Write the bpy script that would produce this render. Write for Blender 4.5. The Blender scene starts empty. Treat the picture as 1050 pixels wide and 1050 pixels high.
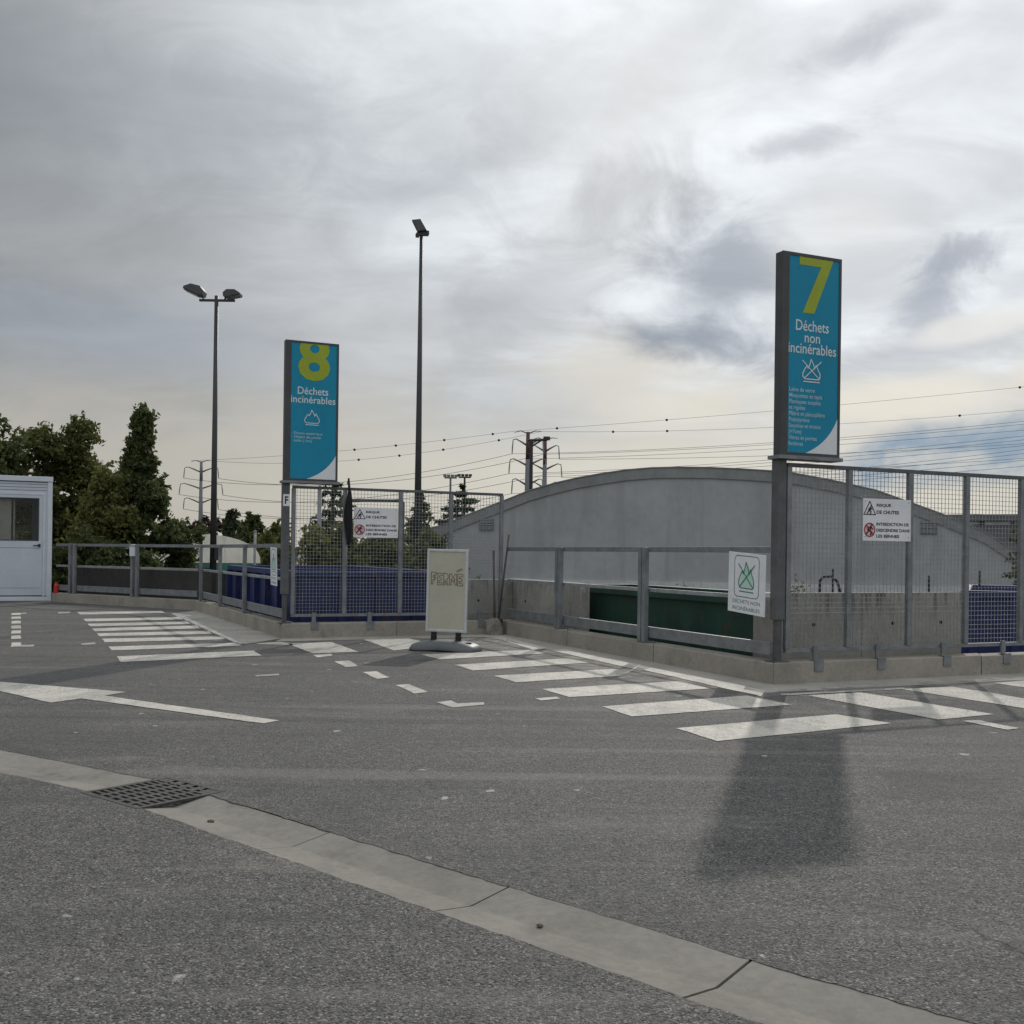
import bpy, bmesh, math, random
import numpy as np
from mathutils import Vector, Matrix

sc = bpy.context.scene
col = sc.collection
R = math.radians
random.seed(7)
rng = np.random.default_rng(11)

# ------------------------------------------------------------------ camera
EYE = 1.25
F = 1092.0
ROLL = 0.013
cam_d = bpy.data.cameras.new('camera')
cam = bpy.data.objects.new('camera', cam_d)
col.objects.link(cam)
cam_d.sensor_width = 36.0
cam_d.lens = F / 1050 * 36.0
cam_d.shift_y = 43.0 / 1050
cam_d.clip_start = 0.05
cam_d.clip_end = 4000
cam.matrix_world = Matrix.Translation((0, 0, EYE)) @ Matrix.Rotation(R(90), 4, 'X') @ Matrix.Rotation(ROLL, 4, 'Z')
sc.camera = cam

CR, SR = math.cos(ROLL), math.sin(ROLL)
def ray(u, v):
    du, dv = u - 525.0, v - 568.0
    return ((du * CR + dv * SR) / F, 1.0, -(-du * SR + dv * CR) / F)
def G(u, v, z=0.0):
    r = ray(u, v); t = (z - EYE) / r[2]
    return Vector((r[0] * t, t, z))
def D(u, v, Y):
    r = ray(u, v)
    return Vector((r[0] * Y, Y, EYE + r[2] * Y))

# ------------------------------------------------------------------ light
SUN = Vector((1.84, 6.3, 4.2)).normalized()
sun_el = math.asin(SUN.z); sun_az = math.atan2(SUN.x, SUN.y)
sl = bpy.data.lights.new('sun', 'SUN'); so = bpy.data.objects.new('sun', sl); col.objects.link(so)
sl.energy = 1.75; sl.angle = R(1.0); sl.color = (1.0, 0.95, 0.86)
so.rotation_euler = SUN.to_track_quat('Z', 'Y').to_euler()
sc.view_settings.view_transform = 'Standard'
sc.view_settings.look = 'None'
sc.view_settings.gamma = 1
sc.view_settings.exposure = 0.0

# ------------------------------------------------------------------ sky
w = bpy.data.worlds.new('World'); sc.world = w; w.use_nodes = True
nt = w.node_tree; nt.nodes.clear(); N = nt.nodes; L = nt.links
def inp(n, i, v):
    if isinstance(v, bpy.types.NodeSocket): L.new(v, n.inputs[i])
    elif v is not None: n.inputs[i].default_value = v
def m(op, a, b=None, c=None):
    n = N.new('ShaderNodeMath'); n.operation = op
    inp(n, 0, a); inp(n, 1, b); inp(n, 2, c); return n.outputs[0]
def vm(op, a, b=None):
    n = N.new('ShaderNodeVectorMath'); n.operation = op
    inp(n, 0, a); inp(n, 1, b)
    return n.outputs['Value'] if op == 'DOT_PRODUCT' else n.outputs[0]
def mr(v, a, b, c, d, t='SMOOTHSTEP'):
    n = N.new('ShaderNodeMapRange'); n.interpolation_type = t
    inp(n, 0, v); inp(n, 1, a); inp(n, 2, b); inp(n, 3, c); inp(n, 4, d); return n.outputs[0]
def mixc(f, a, b):
    n = N.new('ShaderNodeMix'); n.data_type = 'RGBA'
    inp(n, 0, f); inp(n, 6, a); inp(n, 7, b); return n.outputs[2]
def noise(vec, scale, detail=6, rough=0.55, dist=0.0):
    n = N.new('ShaderNodeTexNoise'); inp(n, 'Vector', vec)
    n.inputs['Scale'].default_value = scale; n.inputs['Detail'].default_value = detail
    n.inputs['Roughness'].default_value = rough; n.inputs['Distortion'].default_value = dist
    return n.outputs['Fac']
def comb(x, y, z):
    n = N.new('ShaderNodeCombineXYZ'); inp(n, 0, x); inp(n, 1, y); inp(n, 2, z); return n.outputs[0]

tc = N.new('ShaderNodeTexCoord'); dirv = vm('NORMALIZE', tc.outputs['Generated'])
sx = N.new('ShaderNodeSeparateXYZ'); L.new(dirv, sx.inputs[0])
dx, dy, dz = sx.outputs
zz = m('MAXIMUM', dz, 0.0)
den = m('ADD', zz, 0.16)
plane = comb(m('DIVIDE', dx, den), m('DIVIDE', dy, den), 0.0)      # the cloud deck seen from below
az = m('ARCTAN2', dx, dy)
el = m('ARCSINE', zz)
n_big = noise(plane, 0.9, 3, 0.5, 0.3)
n_mid = noise(vm('MULTIPLY', plane, (1.0, 1.5, 1.0)), 2.2, 8, 0.56, 0.5)
n_fine = noise(comb(m('MULTIPLY', az, 9.0), m('MULTIPLY', el, 14.0), 0.0), 1.0, 9, 0.6, 0.9)
n_fine2 = noise(comb(m('MULTIPLY', az, 7.0), m('MULTIPLY', el, 11.0), 3.7), 1.0, 7, 0.6, 0.4)
def blob(u, v, ru, rv, hard=0.55, amp=1.0, tilt=0.0, wob=0.5):
    r = ray(u, v); a0 = math.atan2(r[0], 1); e0 = math.atan2(r[2], math.hypot(r[0], 1))
    A = m('SUBTRACT', az, a0); E = m('SUBTRACT', el, e0)
    ct, st = math.cos(tilt), math.sin(tilt)
    A2 = m('ADD', m('MULTIPLY', A, ct), m('MULTIPLY', E, st))
    E2 = m('SUBTRACT', m('MULTIPLY', E, ct), m('MULTIPLY', A, st))
    q = m('ADD', m('POWER', m('ABSOLUTE', m('DIVIDE', A2, ru / F)), 2.0), m('POWER', m('ABSOLUTE', m('DIVIDE', E2, rv / F)), 2.0))
    q = m('SQRT', q)
    q = m('ADD', q, m('MULTIPLY', m('SUBTRACT', n_fine, 0.5), 2.2 * wob))
    q = m('ADD', q, m('MULTIPLY', m('SUBTRACT', n_fine2, 0.5), 1.2 * wob))
    return m('MULTIPLY', mr(q, 1.25, 1.25 - hard * 1.2, 0.0, 1.0), amp)

sdot = vm('DOT_PRODUCT', dirv, tuple(SUN))
lum = m('ADD', mr(sdot, 0.74, 0.985, 0.33, 0.90), mr(sdot, 0.993, 1.0, 0.0, 0.6))
lum = m('ADD', lum, mr(dy, 0.55, -0.35, 0.0, 0.38))          # unseen sky behind the viewer, brightened as fill light
lum = m('ADD', lum, mr(dz, 0.50, 0.92, 0.0, 0.50))             # unseen sky overhead, brightened to lift the shadows
lum = m('MULTIPLY', lum, mr(n_mid, 0.28, 0.72, 0.84, 1.14))
lum = m('MULTIPLY', lum, mr(n_big, 0.3, 0.7, 0.93, 1.07))
lum = m('MULTIPLY', lum, mr(n_fine, 0.32, 0.68, 0.97, 1.03))
cool = comb(0.945, 0.99, 1.035)
cc = N.new('ShaderNodeVectorMath'); cc.operation = 'SCALE'; L.new(cool, cc.inputs[0]); L.new(lum, cc.inputs['Scale'])
cloud = cc.outputs[0]
# pale warm band low down
el_w = m('ADD', el, m('MULTIPLY', m('SUBTRACT', n_fine, 0.5), 0.10))
warm_f = mr(el_w, 0.21, 0.075, 0.0, 0.88)
warm_l = mixc(mr(az, -0.45, 0.15, 0.0, 1.0), (0.50, 0.475, 0.42, 1), (0.70, 0.665, 0.58, 1))
cloud = mixc(warm_f, cloud, warm_l)
# bright billows and darker cloud bases
for (u, v, ru, rv, h, a, t, c, wb) in [
    (330, 350, 260, 50, 0.9, 0.45, 0.06, (0.56, 0.57, 0.58, 1), .5),
    (120, 345, 230, 50, 0.9, 0.55, -0.05, (0.33, 0.37, 0.43, 1), .4),
    (120, 255, 240, 36, 0.9, 0.30, 0.05, (0.47, 0.48, 0.49, 1), .5),
    (540, 415, 150, 60, 0.9, 0.35, 0.1, (0.40, 0.44, 0.49, 1), .5),
    (150, 110, 330, 100, 0.95, 0.5, 0.0, (0.29, 0.32, 0.355, 1), .4),
    (430, 190, 160, 60, 1.0, 0.4, 0.25, (0.37, 0.39, 0.43, 1), .6),
    (640, 90, 120, 110, 1.0, 0.55, 0.0, (0.70, 0.70, 0.69, 1), .7),
    (610, 230, 110, 60, 1.0, 0.45, 0.2, (0.64, 0.64, 0.63, 1), .9),
    (640, 380, 120, 55, 0.9, 0.70, 0.0, (0.72, 0.685, 0.61, 1), .6),
    (545, 300, 110, 70, 1.0, 0.45, 0.4, (0.38, 0.40, 0.43, 1), .7),
    (735, 290, 85, 85, 1.0, 0.68, 0.5, (0.255, 0.29, 0.355, 1), .9),
    (650, 200, 90, 40, 1.0, 0.45, 0.3, (0.45, 0.465, 0.49, 1), 1.1),
    (720, 345, 110, 30, 0.9, 0.75, -0.10, (0.235, 0.28, 0.355, 1), .8),
    (815, 148, 80, 16, 0.9, 0.60, 0.15, (0.44, 0.46, 0.51, 1), 1.2),
    (885, 42, 66, 20, 1.0, 0.6, 0.25, (0.40, 0.42, 0.48, 1), 1.0),
    (955, 300, 60, 34, 1.0, 0.62, 0.75, (0.31, 0.345, 0.42, 1), 1.1),
    (985, 262, 46, 20, 0.9, 0.60, 0.5, (0.36, 0.39, 0.46, 1), 1.2),
    (920, 360, 110, 26, 1.0, 0.60, 0.1, (0.40, 0.425, 0.48, 1), 1.1),
    (1000, 335, 80, 14, 0.8, 0.75, 0.2, (0.86, 0.855, 0.82, 1), 1.2),
    (870, 225, 70, 40, 1.0, 0.5, 0.2, (0.80, 0.80, 0.79, 1), 1.0),
    (930, 408, 130, 26, 0.8, 0.80, 0.05, (0.84, 0.79, 0.69, 1), .7),
    (700, 415, 100, 22, 0.9, 0.60, 0.05, (0.78, 0.735, 0.64, 1), .7),
]:
    cloud = mixc(blob(u, v, ru, rv, h, a, t, wb), cloud, c)
sky = N.new('ShaderNodeTexSky'); sky.sky_type = 'NISHITA'; sky.sun_disc = False
sky.sun_elevation = sun_el; sky.sun_rotation = sun_az
bg1 = N.new('ShaderNodeBackground'); L.new(sky.outputs[0], bg1.inputs[0]); bg1.inputs[1].default_value = 0.05
hole = blob(1010, 462, 170, 34, 0.75, 0.95, 0.14, 0.8)
hole = m('MULTIPLY', hole, mr(n_fine2, 0.40, 0.56, 0.35, 1.0))
cloud = mixc(hole, cloud, (0.235, 0.335, 0.455, 1)); clear = 0.05
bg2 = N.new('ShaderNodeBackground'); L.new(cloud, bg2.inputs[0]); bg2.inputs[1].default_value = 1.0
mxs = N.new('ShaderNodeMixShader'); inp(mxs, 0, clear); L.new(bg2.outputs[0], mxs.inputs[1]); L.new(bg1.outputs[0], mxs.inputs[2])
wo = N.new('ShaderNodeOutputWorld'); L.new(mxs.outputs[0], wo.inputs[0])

# ------------------------------------------------------------------ materials
def lin(c):
    return tuple((x / 12.92 if x <= .04045 else ((x + .055) / 1.055) ** 2.4) for x in [v / 255 for v in c])
class Mat:
    """small procedural material: base colour mottled by noise at two scales, bump, optional speckle"""
    def __init__(s, name, base, rough=0.7, metal=0.0, var=0.12, scale=3.0, fine=40.0, bump=0.0, spec=0.5, bscale=None, obj=True):
        s.m = bpy.data.materials.new(name); s.m.use_nodes = True
        s.nt = s.m.node_tree; s.N = s.nt.nodes; s.L = s.nt.links
        s.b = s.N['Principled BSDF']
        s.b.inputs['Roughness'].default_value = rough; s.b.inputs['Metallic'].default_value = metal
        s.b.inputs['Specular IOR Level'].default_value = spec
        s.tc = s.N.new('ShaderNodeTexCoord'); s.co = s.tc.outputs['Object']
        if not obj:
            g = s.N.new('ShaderNodeNewGeometry'); s.co = g.outputs['Position']
        a = s.noise(scale, 5, .6); b = s.noise(fine, 4, .6)
        f = s.math('ADD', s.math('MULTIPLY', a, .65), s.math('MULTIPLY', b, .35))
        s.f = f
        lo = tuple(max(0, x * (1 - 2.2 * var)) for x in base) + (1,); hi = tuple(min(1, x * (1 + 2.2 * var)) for x in base) + (1,)
        s.c = s.mix(s.mr(f, .25, .75, 0, 1), lo, hi)
        s.base()
        if bump:
            s.bump(s.noise(bscale or fine, 5, .65), bump)
    def noise(s, scale, detail=4, rough=.5, vec=None, dist=0):
        n = s.N.new('ShaderNodeTexNoise'); s.L.new(vec if vec is not None else s.co, n.inputs['Vector'])
        n.inputs['Scale'].default_value = scale; n.inputs['Detail'].default_value = detail; n.inputs['Roughness'].default_value = rough
        n.inputs['Distortion'].default_value = dist
        return n.outputs['Fac']
    def set(s, n, i, v):
        if isinstance(v, bpy.types.NodeSocket): s.L.new(v, n.inputs[i])
        elif v is not None: n.inputs[i].default_value = v
    def math(s, op, a, b=None):
        n = s.N.new('ShaderNodeMath'); n.operation = op; s.set(n, 0, a); s.set(n, 1, b); return n.outputs[0]
    def mr(s, v, a, b, c, d):
        n = s.N.new('ShaderNodeMapRange'); n.interpolation_type = 'SMOOTHSTEP'
        for i, x in enumerate((v, a, b, c, d)): s.set(n, i, x)
        return n.outputs[0]
    def mix(s, f, a, b):
        n = s.N.new('ShaderNodeMix'); n.data_type = 'RGBA'; s.set(n, 0, f); s.set(n, 6, a); s.set(n, 7, b); return n.outputs[2]
    def mapping(s, scale):
        n = s.N.new('ShaderNodeMapping'); s.L.new(s.co, n.inputs[0]); n.inputs['Scale'].default_value = scale; return n.outputs[0]
    def base(s): s.L.new(s.c, s.b.inputs['Base Color'])
    def over(s, f, colr):
        s.c = s.mix(f, s.c, tuple(colr) + (1,) if not isinstance(colr, bpy.types.NodeSocket) else colr); s.base(); return s
    def bump(s, h, strength, dist=.01):
        n = s.N.new('ShaderNodeBump'); n.inputs['Strength'].default_value = strength; n.inputs['Distance'].default_value = dist
        s.L.new(h, n.inputs['Height']); s.L.new(n.outputs[0], s.b.inputs['Normal'])

M = {}
# asphalt: bitumen with pale and dark chippings, large worn patches, pale scuffs
a = Mat('asphalt', (.092, .089, .085), .82, 0, .10, .35, 5, spec=.35, obj=False)
v = a.N.new('ShaderNodeTexVoronoi'); a.L.new(a.co, v.inputs['Vector']); v.inputs['Scale'].default_value = 128
sepv = a.N.new('ShaderNodeSeparateColor'); a.L.new(v.outputs['Color'], sepv.inputs[0])
v2 = a.N.new('ShaderNodeTexVoronoi'); a.L.new(a.co, v2.inputs['Vector']); v2.inputs['Scale'].default_value = 62
sepv2 = a.N.new('ShaderNodeSeparateColor'); a.L.new(v2.outputs['Color'], sepv2.inputs[0])
stone = a.mr(v.outputs['Distance'], .70, .35, 0, 1)
a.c = a.mix(a.math('MULTIPLY', a.mr(sepv.outputs[0], .30, 1, 0, .95), stone), a.c, (.27, .255, .235, 1))
a.c = a.mix(a.mr(sepv.outputs[1], .50, .9, 0, .9), a.c, (.026, .026, .027, 1))
a.c = a.mix(a.math('MULTIPLY', a.mr(sepv2.outputs[0], .90, 1, 0, .6), a.mr(v2.outputs['Distance'], .5, .25, 0, 1)), a.c, (.36, .345, .32, 1))
sc1 = a.noise(1.0, 6, .65, a.mapping((.55, 1.6, 1)), .4)
a.over(a.mr(sc1, .52, .70, 0, .30), (.24, .225, .20))
sc2 = a.noise(.35, 5, .6, None, .3)
a.over(a.mr(sc2, .48, .60, 0, .35), (.055, .055, .057))
fl = a.noise(7, 2, .4, a.mapping((1, .8, 1)))
a.over(a.mr(fl, .735, .755, 0, .75), (.42, .41, .38))
cl = a.noise(14, 5, .7)
a.c = a.mix(a.mr(cl, .48, .66, 0, .45), a.c, (.045, .045, .046, 1)); a.base()
a.over(a.mr(a.noise(22, 4, .7, a.mapping((1, 1.3, 1))), .56, .72, 0, .30), (.22, .21, .195))
def amask(P, dvec, r0, r1):
    n_ = a.N.new('ShaderNodeVectorMath'); n_.operation = 'DOT_PRODUCT'; a.L.new(a.co, n_.inputs[0]); n_.inputs[1].default_value = (dvec[0], dvec[1], 0)
    return a.mr(a.math('SUBTRACT', n_.outputs['Value'], P[0] * dvec[0] + P[1] * dvec[1]), r0, r1, 0, 1)
_A, _B = (.9139, .4059), (-.4059, .9139); _C7 = (2.583, 10.46)
dn = a.noise(2.6, 7, .72, None, .5)
dust = a.math('MULTIPLY', a.math('MULTIPLY', amask(_C7, _A, -3.0, -.4), amask(_C7, _B, -1.6, 1.6)), a.mr(dn, .38, .60, .06, .75))
a.over(dust, (.27, .255, .225))
dust2 = a.math('MULTIPLY', a.math('MULTIPLY', amask(_C7, _B, -2.3, -.3), amask(_C7, _A, -2.5, .6)), a.mr(dn, .42, .62, 0, .7))
a.over(dust2, (.26, .25, .225))
cv = a.N.new('ShaderNodeTexVoronoi'); cv.feature = 'DISTANCE_TO_EDGE'; cv.inputs['Scale'].default_value = .42
wob = a.N.new('ShaderNodeTexNoise'); a.L.new(a.co, wob.inputs['Vector']); wob.inputs['Scale'].default_value = 2.2; wob.inputs['Detail'].default_value = 6
wadd = a.N.new('ShaderNodeVectorMath'); wadd.operation = 'MULTIPLY_ADD'; a.L.new(wob.outputs['Color'], wadd.inputs[0]); wadd.inputs[1].default_value = (.7, .7, 0); a.L.new(a.co, wadd.inputs[2])
a.L.new(wadd.outputs[0], cv.inputs['Vector'])
a.over(a.math('MULTIPLY', a.mr(cv.outputs['Distance'], .0045, .001, 0, .8), a.mr(a.noise(.30, 2, .5), .54, .60, 0, 1)), (.02, .02, .02))
a.over(a.mr(a.noise(.9, 3, .55, a.mapping((1.0, .35, 1)), .2), .60, .68, 0, .22), (.05, .05, .052))
a.over(a.mr(a.noise(2.4, 6, .7, a.mapping((.5, 1.7, 1)), .8), .62, .74, 0, .30), (.27, .26, .235))
def streaks(ang, sx_, sy_, lo, hi, amt, colr):
    mp = a.N.new('ShaderNodeMapping'); a.L.new(a.co, mp.inputs[0]); mp.inputs['Rotation'].default_value = (0, 0, ang); mp.inputs['Scale'].default_value = (sx_, sy_, 1)
    a.over(a.mr(a.noise(1.0, 4, .55, mp.outputs[0], .15), lo, hi, 0, amt), colr)
streaks(R(35), .10, 2.4, .54, .66, .38, (.045, .044, .044))      # wheel tracks along the lane
streaks(R(-52), .12, 2.0, .56, .68, .34, (.21, .20, .18))
streaks(R(12), .16, 3.2, .57, .68, .32, (.05, .049, .048))
a.over(a.mr(a.noise(.55, 3, .5, None, .6), .63, .68, 0, .40), (.035, .034, .034))   # old oil and patch stains
hb = a.math('ADD', a.math('MULTIPLY', a.mr(v.outputs['Distance'], .8, .1, 0, 1), sepv.outputs[2]), a.noise(40, 4, .6))
a.bump(hb, .9, .009)
M['asphalt'] = a.m
g = Mat('yard_ground', (.12, .115, .10), .9, 0, .2, .08, 2, obj=False); M['yard'] = g.m
def concrete(name, base, stain=.35, streak=False):
    c = Mat(name, base, .85, 0, .13, 1.3, 26, spec=.3, obj=False)
    s1 = c.noise(2.2, 8, .7, c.mapping((1, 1, .35 if streak else 1)), .4)
    c.over(c.mr(s1, .52, .74, 0, stain), tuple(x * .42 for x in base))
    s2 = c.noise(60, 3, .6)
    c.over(c.mr(s2, .62, .72, 0, .35), tuple(x * .55 for x in base))
    s3 = c.noise(5.5, 4, .55)
    c.over(c.mr(s3, .66, .76, 0, .35), tuple(min(1, x * 1.5) for x in base))
    if streak:
        sz = c.N.new('ShaderNodeSeparateXYZ'); c.L.new(c.co, sz.inputs[0])
        dr = c.noise(9, 5, .6, c.mapping((1, 1, .16)), .2)
        c.over(c.math('MULTIPLY', c.mr(dr, .47, .64, 0, .75), c.mr(sz.outputs[2], .5, .86, 0, 1)), tuple(x * .28 for x in base))
        c.over(c.mr(c.noise(3.0, 5, .6, c.mapping((1, 1, .5))), .55, .72, 0, .3), tuple(min(1, x * 1.35) for x in base))
    c.bump(c.noise(45, 6, .7), .35, .006)
    M[name] = c.m; return c
concrete('kerb_concrete', (.27, .25, .215), .5)
concrete('gutter_concrete', (.185, .174, .152), .6)
concrete('apron_concrete', (.29, .275, .245), .45)
concrete('parapet_concrete', (.30, .29, .268), .5, True)
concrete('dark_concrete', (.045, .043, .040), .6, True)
p = Mat('road_paint', (.50, .475, .42), .7, 0, .10, 2, 60, spec=.3, obj=False)
p.over(p.mr(p.noise(3.0, 8, .75, None, .6), .50, .66, 0, .42), (.25, .24, .22))
p.over(p.mr(p.noise(75, 3, .6), .58, .68, 0, .55), (.14, .135, .13))
p.over(p.mr(p.noise(1.1, 4, .6), .5, .72, 0, .35), (.50, .44, .34))
pv = p.N.new('ShaderNodeTexVoronoi'); p.L.new(p.co, pv.inputs['Vector']); pv.inputs['Scale'].default_value = 105
ps = p.N.new('ShaderNodeSeparateColor'); p.L.new(pv.outputs['Color'], ps.inputs[0])
p.over(p.math('MULTIPLY', p.mr(ps.outputs[0], .50, .85, 0, .85), p.mr(p.noise(2.0, 7, .7, None, .4), .42, .56, .12, 1)), (.17, .165, .155))
p.over(p.mr(p.noise(1.4, 6, .7, p.mapping((1.8, .5, 1)), .6), .48, .60, 0, .45), (.20, .195, .185))
p.bump(p.math('ADD', p.noise(110, 3, .6), pv.outputs['Distance']), .5, .005); M['paint'] = p.m
pw = Mat('worn_paint', (.36, .35, .32), .8, 0, .12, 2, 60, spec=.3, obj=False)
pw.over(pw.mr(pw.noise(4.0, 8, .75, None, .6), .42, .60, 0, .75), (.16, .155, .145))
M['worn_paint'] = pw.m
def steel(name, base, rough=.55, metal=.35):
    s = Mat(name, base, rough, metal, .14, 7, 60, spec=.5)
    s.over(s.mr(s.noise(3, 7, .7, s.mapping((1, 1, .3)), .3), .55, .75, 0, .35), tuple(x * .5 for x in base))
    s.over(s.mr(s.noise(18, 5, .6), .64, .72, 0, .35), tuple(min(1, x * 1.5) for x in base))
    M[name] = s.m; return s
steel('galvanised', (.185, .197, .207)); steel('galvanised_light', (.26, .275, .285)); steel('dark_steel', (.075, .077, .08), .6, .2)
st = steel('post_steel', (.095, .10, .106), .6, .25)
M['black_paint'] = Mat('black_paint', (.018, .018, .02), .5, 0, .15).m
M['black_rubber'] = Mat('black_rubber', (.014, .014, .014), .8, 0, .1).m
M['casing'] = Mat('casing_grey', (.05, .051, .055), .55, .1, .12, 5, 60).m
tf = Mat('teal_film', (.014, .235, .375), .6, 0, .05, 1.5, 30, spec=.2)
tf.over(tf.mr(tf.noise(2, 6, .6, tf.mapping((1, 1, .25))), .52, .75, 0, .3), (.018, .185, .28)); M['teal'] = tf.m
M['lime'] = Mat('lime_film', (.29, .36, .012), .5, 0, .05).m
M['white_film'] = Mat('white_film', (.66, .68, .70), .5, 0, .04).m
M['letter_white'] = Mat('white_letter_film', (.58, .64, .67), .5, 0, .04).m
M['letter_soft'] = Mat('faded_letter_film', (.40, .56, .64), .5, 0, .04).m
ws = Mat('white_sign_plate', (.68, .69, .72), .5, 0, .05, 4, 40)
ws.over(ws.mr(ws.noise(5, 6, .6), .58, .75, 0, .25), (.36, .36, .36)); M['white_plate'] = ws.m
M['ink'] = Mat('black_ink', (.012, .012, .016), .6, 0, .1).m
M['red_ink'] = Mat('red_ink', (.38, .03, .045), .6, 0, .1).m
M['pale_pink'] = Mat('pale_pink_ink', (.58, .46, .47), .6, 0, .05).m
M['green_ink'] = Mat('green_ink', (.01, .16, .10), .6, 0, .1).m
M['mint'] = Mat('mint_ink', (.42, .62, .53), .6, 0, .05).m
be = Mat('beige_board', (.41, .40, .325), .5, 0, .05, 2, 30)
be.over(be.mr(be.noise(2.2, 6, .6), .5, .75, 0, .3), (.33, .315, .24)); M['beige'] = be.m
M['alu'] = Mat('aluminium_frame', (.52, .54, .56), .4, .5, .06, 8, 60).m
M['brown_marker'] = Mat('brown_marker', (.12, .085, .03), .7, 0, .2, 30, 90).m
M['base_plastic'] = Mat('grey_plastic', (.08, .086, .092), .5, 0, .1, 6, 60, bump=.1).m
def skip(name, base):
    s = Mat(name, base, .55, 0, .16, 2.0, 30, spec=.4)
    s.over(s.mr(s.noise(6, 7, .7, s.mapping((1, 1, .4)), .3), .56, .64, 0, .6), (.075, .036, .02))
    s.over(s.mr(s.noise(3, 6, .6, s.mapping((1, 1, .3))), .5, .7, 0, .35), tuple(x * 2 + .02 for x in base))
    M[name] = s.m; return s
skip('blue_skip', (.012, .022, .098)); skip('green_skip', (.008, .042, .030))
hw = Mat('hall_cladding', (.315, .33, .335), .6, 0, .06, .5, 3, spec=.3)
hw.over(hw.mr(hw.noise(1.6, 7, .7, hw.mapping((1, 1, .07)), .1), .50, .68, 0, .30), (.215, .22, .22))
hw.over(hw.mr(hw.noise(.8, 7, .7, hw.mapping((1, 1, .18)), .2), .50, .68, 0, .32), (.20, .205, .205)); M['hall'] = hw.m
M['hall_trim'] = Mat('hall_trim', (.195, .203, .206), .6, 0, .12, .8, 6).m
M['hall_plinth'] = Mat('hall_plinth', (.45, .46, .46), .7, 0, .1, 1, 8).m
M['vent'] = Mat('vent_grey', (.12, .13, .135), .6, 0, .1).m
tm = Mat('tent_membrane', (.66, .64, .56), .6, 0, .08, .8, 4)
M['membrane'] = tm.m
M['tent_green'] = Mat('tent_green', (.025, .12, .09), .7, 0, .15, 1, 6).m
cw = Mat('cabin_panel', (.50, .54, .60), .45, 0, .04, 1.5, 20)
M['cabin'] = cw.m
M['cabin_trim'] = Mat('cabin_trim', (.57, .61, .66), .45, 0, .04).m
M['seal'] = Mat('dark_seal', (.05, .06, .075), .7, 0, .1).m
gl = Mat('window_glass', (.03, .033, .032), .06, 0, .05, spec=.9)
gl.b.inputs['Alpha'].default_value = .22; gl.b.inputs['Specular IOR Level'].default_value = .45; M['glass'] = gl.m
M['interior'] = Mat('dim_interior', (.075, .07, .05), .8, 0, .3, 2.5, 9).m
cu_ = Mat('pale_curtain', (.66, .66, .60), .9, 0, .06, 6, 30); cu_.b.inputs['Transmission Weight'].default_value = .35; M['curtain'] = cu_.m
M['far_roof'] = Mat('far_roof', (.10, .105, .115), .7, 0, .1, .3, 2).m
M['far_wall'] = Mat('far_wall', (.115, .12, .13), .7, 0, .08, .3, 2).m
M['far_window'] = Mat('far_window_frame', (.55, .55, .54), .5, 0, .2, .5, 2).m
M['shovel_blade'] = Mat('shovel_blade', (.20, .185, .16), .7, .3, .25, 10, 50).m
M['wood'] = Mat('worn_wood', (.065, .056, .048), .8, 0, .25, 6, 60).m
M['grate'] = Mat('cast_iron', (.055, .053, .05), .7, .3, .25, 20, 90).m
M['sump'] = Mat('sump_shade', (.008, .008, .008), .95, 0, .2).m
M['stone'] = Mat('brown_stone', (.10, .075, .05), .85, 0, .25, 20, 80).m
M['red'] = Mat('red_plastic', (.42, .02, .015), .5, 0, .1).m
M['cloth'] = Mat('black_cloth', (.010, .010, .013), .95, 0, .3, 12, 60).m
M['lamp_lens'] = Mat('lamp_glass', (.12, .125, .13), .3, 0, .1).m
M['lamp_shell'] = Mat('lamp_shell', (.055, .057, .06), .5, .1, .1).m
M['pylon_grey'] = Mat('pylon_grey', (.14, .15, .165), .6, .2, .1).m
M['pylon_red'] = Mat('pylon_red', (.07, .028, .030), .6, .1, .1).m
M['wire'] = Mat('conductor', (.12, .12, .12), .6, .3, .1).m
M['insulator'] = Mat('insulator_glass', (.22, .22, .21), .3, 0, .1).m
M['bark'] = Mat('bark', (.07, .055, .042), .9, 0, .25, 4, 30, bump=.4).m
def leafmat(name, lo, hi):
    mt = bpy.data.materials.new(name); mt.use_nodes = True
    n = mt.node_tree.nodes; l = mt.node_tree.links
    b = n['Principled BSDF']; b.inputs['Roughness'].default_value = .6; b.inputs['Specular IOR Level'].default_value = .3
    ge = n.new('ShaderNodeNewGeometry')
    nz = n.new('ShaderNodeTexNoise'); nz.inputs['Scale'].default_value = .9; nz.inputs['Detail'].default_value = 3
    l.new(ge.outputs['Position'], nz.inputs['Vector'])
    ad = n.new('ShaderNodeMath'); ad.operation = 'MULTIPLY_ADD'; l.new(ge.outputs['Random Per Island'], ad.inputs[0]); ad.inputs[1].default_value = .55; 
    ml = n.new('ShaderNodeMath'); ml.operation = 'MULTIPLY'; l.new(nz.outputs['Fac'], ml.inputs[0]); ml.inputs[1].default_value = .5
    l.new(ml.outputs[0], ad.inputs[2])
    mx = n.new('ShaderNodeMix'); mx.data_type = 'RGBA'; l.new(ad.outputs[0], mx.inputs[0]); mx.inputs[6].default_value = lo + (1,); mx.inputs[7].default_value = hi + (1,)
    l.new(mx.outputs[2], b.inputs['Base Color'])
    tr = n.new('ShaderNodeBsdfTranslucent'); l.new(mx.outputs[2], tr.inputs[0])
    ms = n.new('ShaderNodeMixShader'); ms.inputs[0].default_value = .42
    l.new(b.outputs[0], ms.inputs[1]); l.new(tr.outputs[0], ms.inputs[2]); l.new(ms.outputs[0], n['Material Output'].inputs[0])
    M[name] = mt
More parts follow.
